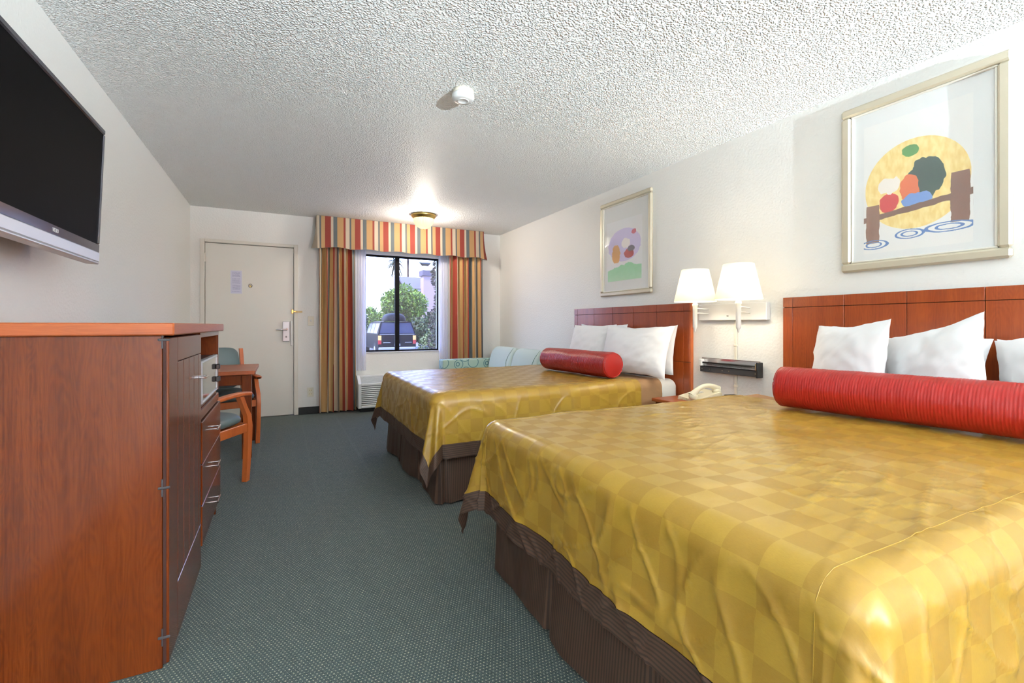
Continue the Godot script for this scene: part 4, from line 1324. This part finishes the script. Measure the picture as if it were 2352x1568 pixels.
# ---------------------------------------------------------------- window wall
func window_side() -> void:
	var ln := func(x: int, y: int) -> Color:
		var c := rgb8(206, 206, 226)
		var row := y % 9
		if row > 2 and row < 7 and x > 12 and x < 84 and y > 10 and y < 180 and y % 54 > 8:
			if noise.get_noise_2d(x * 0.5, floor(y / 9.0) * 3.0) > -0.15: c = rgb8(150, 150, 186)
		return c
	var nm := mat(Color.WHITE, 0.35)
	nm.albedo_texture = picture(96, 192, ln)
	var nt := thing("paper_notice", "printed paper notice in a clear sleeve on the entrance door", "notice", Vector3(-0.461, 1.462, ZB - 0.012))
	part(nt, "sleeve", box(Vector3(-0.064, -0.006, 0.0), Vector3(0.062, 0.272, 0.002), 0.0005), M.white_plastic)
	var st := new_st()
	var n := Vector3.BACK
	var a := Vector3(-0.056, 0.264, 0.0026); var b := Vector3(0.054, 0.264, 0.0026); var c := Vector3(0.054, 0.0, 0.0026); var d := Vector3(-0.056, 0.0, 0.0026)
	tri(st, a, b, c, n, n, n, Vector2(0, 0), Vector2(1, 0), Vector2(1, 1))
	tri(st, a, c, d, n, n, n, Vector2(0, 0), Vector2(1, 1), Vector2(0, 1))
	part(nt, "sheet", done(st), nm)
	var ns := thing("no_smoking_sticker", "round no smoking sticker on the entrance door", "sticker", Vector3(-0.319, 1.556, ZB - 0.0015))
	var ring := new_st()
	tube(ring, circle_pts(0.020), [0.0022], 6, false)
	tube(ring, [Vector3(-0.014, 0.014, 0.0), Vector3(0.014, -0.014, 0.0)], [0.0022], 6)
	tube(ring, [Vector3(-0.012, -0.002, 0.0), Vector3(0.012, -0.002, 0.0)], [0.0016], 6)
	part(ns, "ring", done(ring), M.ink)
	# switch and socket
	var sw := thing("light_switch", "ivory light switch beside the entrance door", "switch", Vector3(0.332, 1.146, ZB))
	part(sw, "plate", box(Vector3(-0.035, -0.058, 0), Vector3(0.035, 0.058, 0.006), 0.003), M.ivory)
	part(sw, "toggle", box(Vector3(-0.008, -0.004, 0.006), Vector3(0.008, 0.018, 0.018), 0.003), M.white_plastic)
	var so := thing("wall_socket", "ivory power socket low beside the striped curtain", "socket", Vector3(0.327, 0.269, ZB))
	part(so, "plate", box(Vector3(-0.035, -0.058, 0), Vector3(0.035, 0.058, 0.006), 0.003), M.ivory)
	for y in [-0.022, 0.022]:
		var oc := part(so, "outlet", box(Vector3(-0.017, y - 0.014, 0.006), Vector3(0.017, y + 0.014, 0.009), 0.003), M.cream)
		part(oc, "slot", box(Vector3(-0.009, y - 0.005, 0.0088), Vector3(-0.006, y + 0.006, 0.0096), 0), M.ink)
		part(oc, "slot", box(Vector3(0.006, y - 0.005, 0.0088), Vector3(0.009, y + 0.006, 0.0096), 0), M.ink)
	# valance: a striped pelmet box with flared lower corners
	var period := 0.348
	var vt := thing("valance", "striped red, gold and grey pelmet over the window", "valance", Vector3(1.49, 2.04, ZB))
	var vo := -vt.position
	var x0 := 0.385; var x1 := 2.585; var zf := ZB + 0.165
	var side := zf - ZB - 0.004
	var tot := (x1 - x0) + 2.0 * side
	for layer in 2:
		var vf := func(u: float, v: float) -> Array:
			var s := u * tot
			var p: Vector3; var out: Vector3
			if s < side: p = Vector3(x0, 0, ZB + 0.004 + s); out = Vector3(-1, 0, 0.0)
			elif s < side + (x1 - x0): p = Vector3(x0 + s - side, 0, zf); out = Vector3(0, 0, 1)
			else: p = Vector3(x1, 0, zf - (s - side - (x1 - x0))); out = Vector3(1, 0, 0.0)
			var near := minf(absf(s - side), absf(s - side - (x1 - x0)))
			var flare := (0.012 + 0.045 * (1.0 - smoothstep(0.0, 0.10, near))) * v * v
			if s < side or s > side + (x1 - x0): flare *= 1.0
			p += out * (flare + 0.004 * sin(s * 21.0) * v - layer * 0.008)
			p.y = lerpf(YC - 0.004, 2.045 + 0.008 * sin(s * 17.0 + 1.0) - 0.02 * (1.0 - smoothstep(0.0, 0.10, near)), v)
			return [p + vo, Vector2((s - side + 0.477 - x0 - 0.477 + 0.0 + x0 - 0.477 + 0.033) / period + 10.0, v)]
		part(vt, "cloth" if layer == 0 else "lining", sheet(260, 12, vf, Vector3(0, 0, 1)), M.valance if layer == 0 else M.mat_board)
	# striped curtains
	for k in [["striped curtain hanging beside the entrance door", 0.405, 0.850, 0.02, 2.10, 6, 0.18], ["striped curtain hanging behind the sofa arm", 2.075, 2.615, 0.02, 2.10, 6, 0.62]]:
		var t := thing("curtain", k[0], "curtain", Vector3((k[1] + k[2]) / 2, 0, ZB + 0.09), 0.0, "striped curtains")
		var o := -t.position
		var wdt: float = k[2] - k[1]
		var len := wdt * 1.75
		for layer in 2:
			var cf := func(u: float, v: float) -> Array:
				var ph: float = u * k[5] * TAU + 0.6 * sin(u * 9.0 + k[1] * 7.0)
				var amp := 0.032 + 0.012 * v
				var x: float = lerpf(k[1], k[2], u) + 0.018 * sin(ph * 1.0 + 0.7) * (0.4 + v) * 0.8
				x += (u - 0.5) * -0.02 * (1.0 - v)
				var z := ZB + 0.088 + amp * sin(ph + 0.35 * sin(v * 3.0 + u * 5.0)) + 0.006 * sin(ph * 2.3 + v * 2.0) - layer * 0.003
				return [Vector3(x, lerpf(k[4], k[3], v), z) + o, Vector2(u * len / period + k[6], v)]
			part(t, "panel" if layer == 0 else "lining", sheet(150, 24, cf, Vector3(0, 0, 1)), M.curtain if layer == 0 else M.mat_board)
	# sheers
	for k in [["narrow white sheer curtain at the window, on the side of the entrance door", 0.848, 0.985], ["narrow white sheer curtain at the window, on the side of the sofa", 1.962, 2.095]]:
		var t := thing("sheer_curtain", k[0], "sheer curtain", Vector3((k[1] + k[2]) / 2, 0.5, ZB + 0.03), 0.0, "sheer curtains")
		var o := -t.position
		var cf := func(u: float, v: float) -> Array:
			return [Vector3(lerpf(k[1], k[2], u), lerpf(2.10, 0.51, v), ZB + 0.032 + 0.014 * sin(u * TAU * 4.0) + 0.003 * sin(u * 40.0 + v * 3.0)) + o, Vector2(u, v)]
		part(t, "cloth", sheet(64, 8, cf, Vector3(0, 0, 1)), M.sheer)
	# air conditioner under the window
	var ac := thing("air_conditioner", "white louvred air conditioner under the window", "air conditioner", Vector3(1.40, 0, ZB))
	var ao := -ac.position
	var ax0 := 0.862; var ax1 := 1.93; var azf := ZB + 0.235
	part(ac, "base", box(Vector3(ax0 + 0.03, 0.0, ZB + 0.004) + ao, Vector3(ax1 - 0.03, 0.055, azf - 0.06) + ao, 0.003), M.black)
	var sidepoly := PackedVector2Array([Vector2(0.055, ZB + 0.009), Vector2(0.452, ZB + 0.009), Vector2(0.452, azf - 0.135), Vector2(0.368, azf - 0.012), Vector2(0.358, azf), Vector2(0.055, azf)])
	for x in [ax0, ax1 - 0.035]:
		part(ac, "end_panel", extrude(sidepoly, 0, x + ao.x, x + ao.x + 0.035), M.white_plastic)
		ac.get_child(-1).position = Vector3(0, 0, -ZB)
	part(ac, "inner_case", box(Vector3(ax0 + 0.035, 0.06, ZB + 0.02) + ao, Vector3(ax1 - 0.035, 0.345, azf - 0.03) + ao, 0.002), M.grey)
	part(ac, "top_cover", box(Vector3(ax0 + 0.035, 0.43, ZB + 0.009) + ao, Vector3(ax1 - 0.035, 0.452, azf - 0.135) + ao, 0.004), M.white_plastic)
	part(ac, "front_rail", box(Vector3(ax0 + 0.035, 0.330, azf - 0.03) + ao, Vector3(ax1 - 0.035, 0.366, azf) + ao, 0.006), M.white_plastic)
	part(ac, "front_rail", box(Vector3(ax0 + 0.035, 0.056, azf - 0.03) + ao, Vector3(ax1 - 0.035, 0.088, azf) + ao, 0.006), M.white_plastic)
	for i in 10:
		var y := 0.092 + i * 0.0238
		var s := new_st()
		bx(s, Vector3(ax0 + 0.03, -0.0075, -0.011) + Vector3(ao.x, 0, 0), Vector3(ax1 - 0.03 + ao.x, 0.0075, 0.011), 0.004)
		part(ac, "slat", done(s), M.white_plastic, Vector3(0, y + 0.008, 0.235 - 0.013), Vector3(-0.35, 0, 0))
	for i in 9:
		var f := (i + 0.5) / 9.0
		part(ac, "grille_bar", box(Vector3(ax0 + 0.035 + ao.x, -0.0035, -0.0035), Vector3(ax1 - 0.035 + ao.x, 0.0035, 0.0035), 0.001), M.white_plastic, Vector3(0, lerpf(0.443, 0.368, f), lerpf(0.235 - 0.130, 0.235 - 0.018, f)))
	part(ac, "grille_backing", box(Vector3(ax0 + 0.035 + ao.x, -0.004, -0.072), Vector3(ax1 - 0.035 + ao.x, 0.004, 0.072), 0.001), M.grey, Vector3(0, 0.395, 0.235 - 0.082), Vector3(0.60, 0, 0))
	# sofa along the right wall
	var sf := thing("sofa", "pale green sofa with ring-patterned arms behind the bed near the window", "sofa", Vector3(2.42, 0, -5.07))
	var sfo := -sf.position
	part(sf, "base", rounded_slab(Vector3(1.96, 0.09, -5.76) + sfo, Vector3(2.89, 0.30, -4.42) + sfo, 0.02), M.sofa)
	for z in [[-5.925, -5.755], [-4.425, -4.255]]:
		part(sf, "arm", rounded_slab(Vector3(1.885, 0.06, z[0]) + sfo, Vector3(2.89, 0.642, z[1]) + sfo, 0.022), M.sofa)
	for x in [1.95, 2.82]:
		for z in [-5.84, -4.34]:
			part(sf, "foot", box(Vector3(x - 0.03, 0, z - 0.03) + sfo, Vector3(x + 0.03, 0.06, z + 0.03) + sfo, 0.004), M.wood_dark)
	part(sf, "back_frame", rounded_slab(Vector3(2.74, 0.28, -5.755) + sfo, Vector3(2.892, 0.72, -4.425) + sfo, 0.03), M.sofa)
	for z in [[-5.752, -5.092], [-5.090, -4.43]]:
		part(sf, "seat_cushion", rounded_slab(Vector3(1.94, 0.30, z[0]) + sfo, Vector3(2.74, 0.43, z[1]) + sfo, 0.045), M.teal)
		var cw: float = z[1] - z[0]
		var cu := part(sf, "back_cushion", plump(cw, 0.40, 0.20), M.teal, Vector3(2.62, 0.615, (z[0] + z[1]) / 2) + sfo, Vector3(0, 0, 0))
		cu.rotation = Vector3(-0.26, -PI / 2, 0, )
		var se := new_st()
		var sp := []
		for i in 20:
			var s := i / 19.0
			sp.append(Vector3(cw * 0.44 - 0.05 * sin(s * PI), lerpf(-0.19, 0.18, s), 0.066 + 0.035 * sin(s * PI)))
		tube(se, sp, [0.003], 6)
		part(cu, "piping", done(se), M.sofa)

func circle_pts(r: float) -> Array:
	var out := []
	for k in 33: out.append(Vector3(cos(TAU * k / 32) * r, sin(TAU * k / 32) * r, 0))
	return out

func plump(w: float, h: float, d: float) -> ArrayMesh:
	var f := func(u: float, v: float) -> Array:
		var a := u * TAU; var b := v * PI
		var q := Vector3(sin(b) * cos(a), cos(b), sin(b) * sin(a))
		return [Vector3(signf(q.x) * pow(absf(q.x), 0.22) * w * 0.5, signf(q.y) * pow(absf(q.y), 0.42) * h * 0.5, signf(q.z) * pow(absf(q.z), 0.8) * d * 0.5 * (1.0 - 0.35 * absf(q.y))), Vector2(u, v)]
	return sheet(56, 28, f, Vector3.ZERO, true)

# ---------------------------------------------------------------- out of doors
func leaves(n: int, inside: Callable, size: float, cols: Array, droop := 0.0) -> ArrayMesh:
	var P := PackedVector3Array(); var N := PackedVector3Array(); var C := PackedColorArray()
	for i in n:
		var r: Array = inside.call()
		var p: Vector3 = r[0]
		var out: Vector3 = r[1]
		var dir := (out + Vector3(rng.randfn(), rng.randfn(), rng.randfn()) * 0.7 + Vector3(0, -droop, 0)).normalized()
		var s := size * rng.randf_range(0.6, 1.3)
		var sidev := dir.cross(Vector3(rng.randfn(), rng.randfn(), rng.randfn())).normalized()
		var nn := sidev.cross(dir).normalized()
		if nn.dot(out + Vector3.UP * 0.6) < 0: nn = -nn
		nn = (nn + out * 0.5).normalized()
		var c: Color = cols[rng.randi() % cols.size()]
		c = c * rng.randf_range(0.75, 1.25)
		var a := p; var b := p + dir * s * 0.5 + sidev * s * 0.27; var cc := p + dir * s; var d := p + dir * s * 0.5 - sidev * s * 0.27
		for t in [[a, b, cc], [a, cc, d]]:
			var q: Array = t
			if (q[1] - q[0]).cross(q[2] - q[0]).dot(nn) > 0: q = [q[0], q[2], q[1]]
			for v in q:
				P.append(v); N.append(nn); C.append(c)
	var arr := []
	arr.resize(Mesh.ARRAY_MAX)
	arr[Mesh.ARRAY_VERTEX] = P; arr[Mesh.ARRAY_NORMAL] = N; arr[Mesh.ARRAY_COLOR] = C
	var m := ArrayMesh.new()
	m.add_surface_from_arrays(Mesh.PRIMITIVE_TRIANGLES, arr)
	return m

func in_blobs(blobs: Array) -> Callable:
	return func() -> Array:
		var b: Array = blobs[rng.randi() % blobs.size()]
		var d := Vector3(rng.randfn(), rng.randfn(), rng.randfn()).normalized()
		return [b[0] + d * b[1] * pow(rng.randf(), 0.25), d]

func tree(label: String, category: String, called: String, at: Vector3, blobs: Array, n: int, size: float, cols: Array, trunk: float, droop := 0.0) -> void:
	var t := thing(called, label, category, at)
	var f := part(t, "foliage", leaves(n, in_blobs(blobs), size, cols, droop), M.leaf)
	f.set_meta("kind", "stuff")
	if trunk > 0.0:
		var st := new_st()
		tube(st, [Vector3(0, 0, 0), Vector3(0.05, blobs[0][0].y * 0.5, 0), blobs[0][0]], [trunk, trunk * 0.8, trunk * 0.4], 10)
		for b in blobs:
			tube(st, [Vector3(0.05, blobs[0][0].y * 0.5, 0), b[0]], [trunk * 0.4, trunk * 0.15], 7)
		part(t, "trunk", done(st), M.bark)

func outside() -> void:
	var G := -0.58
	structure("ground", box(Vector3(-30, G - 0.2, -90), Vector3(50, G, -7.9), 0), M.asphalt, "grey asphalt car park outside the window")
	structure("walkway", box(Vector3(-30, G, -7.9), Vector3(50, -0.03, ZB - 0.14), 0.01), M.concrete, "concrete walkway along the outside wall")
	# parked car, its back towards the window
	var car := thing("parked_car", "dark blue sport utility vehicle parked outside the window", "car", Vector3(5.43, G, -24.1))
	var hw := 0.98
	var bodyp := PackedVector2Array([Vector2(0.42, 0.0), Vector2(1.18, 0.0), Vector2(1.22, -0.02), Vector2(1.22, -3.9), Vector2(1.12, -5.3), Vector2(0.95, -5.5), Vector2(0.42, -5.5)])
	part(car, "body", extrude(bodyp, 0, -hw, hw), M.car)
	var gh := new_st()
	# greenhouse: narrower at the roof, sloping front and back
	var lo := [Vector3(-hw, 1.22, -0.02), Vector3(hw, 1.22, -0.02), Vector3(hw, 1.22, -4.0), Vector3(-hw, 1.22, -4.0)]
	var hi := [Vector3(-0.80, 1.86, -0.20), Vector3(0.80, 1.86, -0.20), Vector3(0.80, 1.86, -3.2), Vector3(-0.80, 1.86, -3.2)]
	for k in 4:
		var k2 := (k + 1) % 4
		var nn: Vector3 = (lo[k2] - lo[k]).cross(hi[k] - lo[k]).normalized()
		var cen: Vector3 = (lo[k] + lo[k2] + hi[k] + hi[k2]) / 4.0 - Vector3(0, 1.5, -1.8)
		if nn.dot(cen) < 0: nn = -nn
		quad(gh, lo[k], lo[k2], hi[k2], hi[k], nn)
	quad(gh, hi[0], hi[1], hi[2], hi[3], Vector3.UP)
	part(car, "cabin", done(gh), M.car)
	var rn := (Vector3(0, 0.64, -0.18)).cross(Vector3(1, 0, 0)).normalized()
	if rn.z < 0: rn = -rn
	var rg := new_st()
	quad(rg, Vector3(-0.90, 1.25, -0.028) + rn * 0.008, Vector3(0.90, 1.25, -0.028) + rn * 0.008, Vector3(0.74, 1.80, -0.183) + rn * 0.008, Vector3(-0.74, 1.80, -0.183) + rn * 0.008, rn)
	part(car, "rear_window", done(rg), M.car_glass)
	for z in [[-0.35, -1.35], [-1.45, -2.4], [-2.5, -3.4]]:
		var sn := Vector3(-0.64, 0.18, 0).normalized()
		var sg := new_st()
		quad(sg, Vector3(-0.970, 1.25, z[0]) + sn * 0.008, Vector3(-0.970, 1.25, z[1]) + sn * 0.008, Vector3(-0.822, 1.78, z[1]) + sn * 0.008, Vector3(-0.822, 1.78, z[0]) + sn * 0.008, sn)
		part(car, "side_window", done(sg), M.car_glass)
	for s in [-1.0, 1.0]:
		part(car, "tail_light", box(Vector3(s * 0.90 - 0.085, 0.70, 0.0), Vector3(s * 0.90 + 0.085, 0.90, 0.02), 0.006), M.tail_red)
		part(car, "turn_light", box(Vector3(s * 0.90 - 0.085, 0.905, 0.0), Vector3(s * 0.90 + 0.085, 1.14, 0.02), 0.006), M.tail_amber)
	part(car, "bumper", box(Vector3(-hw + 0.02, 0.30, -0.1), Vector3(hw - 0.02, 0.54, 0.12), 0.03), M.bumper)
	part(car, "handle_strip", box(Vector3(-0.9, 1.19, 0.0), Vector3(0.9, 1.215, 0.014), 0.004), M.bumper)
	part(car, "number_plate", box(Vector3(-0.15, 0.60, 0.0), Vector3(0.15, 0.72, 0.012), 0.003), M.bumper)
	part(car, "badge", box(Vector3(-0.72, 0.76, 0.0), Vector3(-0.36, 0.80, 0.008), 0.003), M.bumper)
	part(car, "badge", box(Vector3(0.40, 0.77, 0.0), Vector3(0.76, 0.80, 0.008), 0.003), M.bumper)
	for z in [-0.95, -4.4]:
		for x in [-0.86, 0.86]:
			var wh := part(car, "wheel", rod(Vector3(x - 0.13, 0.37, z), Vector3(x + 0.13, 0.37, z), 0.37, 28), M.tyre)
			part(wh, "hub", rod(Vector3(x - 0.135, 0.37, z), Vector3(x + 0.135, 0.37, z), 0.2, 20), M.bumper)
	for x in [-0.62, 0.62]:
		part(car, "roof_rail", box(Vector3(x - 0.02, 1.86, -3.0), Vector3(x + 0.02, 1.90, -0.3), 0.006), M.black)
	var rb := thing("roof_box", "rounded black cargo box on the roof of the parked car", "roof box", Vector3(5.45, G + 1.90, -25.1))
	var rbf := func(u: float, v: float) -> Array:
		var a := u * TAU; var b := v * PI
		var q := Vector3(sin(b) * cos(a), cos(b), sin(b) * sin(a))
		return [Vector3(signf(q.x) * pow(absf(q.x), 0.6) * 0.56, 0.05 + maxf(q.y, -0.12) * 0.38, signf(q.z) * pow(absf(q.z), 0.6) * 0.95), Vector2(u, v)]
	part(rb, "shell", sheet(40, 24, rbf, Vector3.ZERO, true), M.car)
	# planting
	var g1 := [Color(0.06, 0.125, 0.006), Color(0.10, 0.19, 0.010), Color(0.025, 0.06, 0.004), Color(0.14, 0.23, 0.015)]
	var g2 := [Color(0.014, 0.036, 0.006), Color(0.024, 0.055, 0.008), Color(0.008, 0.02, 0.005)]
	var g3 := [Color(0.05, 0.085, 0.02), Color(0.085, 0.13, 0.035), Color(0.02, 0.038, 0.01), Color(0.14, 0.17, 0.08)]
	var blobs := []
	for k in 16:
		blobs.append([Vector3(rng.randf_range(-1.9, 2.1), 2.0 + rng.randf_range(-0.8, 1.5) , rng.randf_range(-1.0, 1.0)), rng.randf_range(0.5, 0.95)])
	blobs[0] = [Vector3(0.9, 3.9, 0), 0.8]
	blobs[1] = [Vector3(0.2, 3.3, 0), 0.9]
	tree("bushy bright green tree behind the parked car", "tree", "leafy_tree", Vector3(7.1, G, -33.5), blobs, 16000, 0.20, g1, 0.16)
	tree("dark upright shrub on the entrance-door side of the bushy tree", "tree", "cypress_tree", Vector3(4.35, G, -31.0), [[Vector3(0, 1.0, 0), 0.75], [Vector3(0.1, 2.0, 0), 0.55], [Vector3(0, 3.0, 0), 0.35], [Vector3(0.5, 0.9, 0), 0.7]], 6000, 0.16, g2, 0.08)
	tree("drooping dark green bush between the car and the chimney", "bush", "weeping_bush", Vector3(8.9, G, -29.0), [[Vector3(0, 1.5, 0), 0.85], [Vector3(-0.7, 1.4, 0), 0.8], [Vector3(0.6, 1.2, 0), 0.8], [Vector3(0.1, 2.0, 0), 0.6]], 8000, 0.22, g2, 0.08, 1.2)
	tree("clipped hedge beside the parked car", "hedge", "hedge", Vector3(7.6, G, -23.8), [[Vector3(-0.5, 0.55, 0), 0.62], [Vector3(0.2, 0.6, 0), 0.65], [Vector3(0.9, 0.6, 0), 0.65], [Vector3(1.6, 0.6, 0), 0.65], [Vector3(-0.2, 1.0, 0), 0.5], [Vector3(0.6, 1.05, 0), 0.5], [Vector3(1.3, 1.05, 0), 0.5]], 9000, 0.12, g3, 0.0)
	# creeper-covered post at the edge of the view
	var vines := []
	for k in 14: vines.append([Vector3(rng.randf_range(-0.12, 0.12), 0.4 + k * 0.33, rng.randf_range(-0.1, 0.1)), 0.20 + 0.14 * float(k < 6)])
	tree("creeper-covered trunk beside the house chimney", "tree", "creeper_trunk", Vector3(5.36, G, -17.0), vines, 5000, 0.09, [Color(0.021, 0.0108, 0.0084), Color(0.024, 0.027, 0.015), Color(0.012, 0.0072, 0.0072), Color(0.048, 0.042, 0.03)], 0.16)
	# house across the way
	var h := thing("house", "pink stucco house with grey roof and a chimney", "house", Vector3(13.3, G, -45.5))
	part(h, "wall", box(Vector3(-2.2, 0, -4), Vector3(6, 5.2, 0), 0.01), M.siding)
	var rp := PackedVector2Array([Vector2(5.10, 0.70), Vector2(5.30, 0.75), Vector2(6.70, -2.0), Vector2(5.3, -4.9), Vector2(5.1, -4.8), Vector2(6.45, -2.0)])
	part(h, "roof", extrude(rp, 0, -2.45, 6.5), M.roof)
	part(h, "eave", box(Vector3(-2.45, 5.05, 0.68), Vector3(6.5, 5.22, 0.78), 0.01), M.bumper)
	var ch := part(h, "chimney", box(Vector3(-0.9, 0, 0.6), Vector3(0.32, 6.5, 1.7), 0.01), M.stucco)
	part(ch, "chimney_cap", box(Vector3(-1.02, 6.5, 0.48), Vector3(0.44, 7.05, 1.82), 0.02), M.cap)
	part(h, "wall", box(Vector3(0.32, 0, 0.0), Vector3(6, 5.1, 0.6), 0.01), M.stucco)
	var wn := part(h, "window", box(Vector3(-2.0, 3.5, 0.0), Vector3(-1.25, 4.85, 0.06), 0.01), M.bumper)
	for r in [[-1.93, 3.58, -1.66, 4.14], [-1.59, 3.58, -1.32, 4.14], [-1.93, 4.21, -1.66, 4.78], [-1.59, 4.21, -1.32, 4.78]]:
		part(wn, "pane", box(Vector3(r[0], r[1], 0.06), Vector3(r[2], r[3], 0.075), 0.002), M.car_glass)
	# pole, wire with a dark box, and a palm
	var up := thing("utility_pole", "thin dark utility pole above the house roof", "pole", Vector3(15.4, G, -62.0))
	part(up, "shaft", rod(Vector3(0, 0, 0), Vector3(0, 12.5, 0), 0.20, 12, 0.14), M.bark)
	var wr := thing("power_line", "overhead cable with a dark splice box tied to the utility pole", "cable", Vector3(15.4, 9.70, -61.8))
	var cs := new_st()
	var pts := []
	for k in 21: pts.append(Vector3(-14.0 + 28.0 * k / 20.0, 0.10 * pow((k - 10) / 5.0, 2), 0))
	tube(cs, pts, [0.03], 6)
	part(wr, "wire", done(cs), M.black)
	var sb := new_st()
	tube(sb, [Vector3(1.55, -0.02, 0), Vector3(1.9, -0.22, 0), Vector3(2.75, -0.22, 0), Vector3(3.1, -0.02, 0)], [0.04, 0.24, 0.24, 0.04], 12)
	part(wr, "splice_box", done(sb), M.black)
	var pm := thing("palm_tree", "tall palm with a dark hanging crown behind the window mullion", "palm", Vector3(14.2, G, -64.0))
	part(pm, "trunk", rod(Vector3(0, 0, 0), Vector3(0, 10.5, 0), 0.25, 10, 0.16), M.bark)
	var fr := new_st()
	for k in 48:
		var an := TAU * k / 24.0 + rng.randf() * 0.2
		var el := rng.randf_range(-1.2, 0.9)
		var d := Vector3(cos(an) * cos(el), sin(el), sin(an) * cos(el))
		var p0 := Vector3(0, 10.5, 0)
		var last := p0
		for s in range(1, 7):
			var f := s / 6.0
			var q := p0 + d * 1.5 * f + Vector3(0, -0.9 * f * f, 0)
			var sd := d.cross(Vector3.UP).normalized() * (0.26 * (1.0 - f * 0.7))
			quad(fr, last - sd, last + sd, q + sd * 0.8, q - sd * 0.8, Vector3(0, 1, 0.2).normalized())
			last = q
	part(pm, "fronds", done(fr), M.frond)
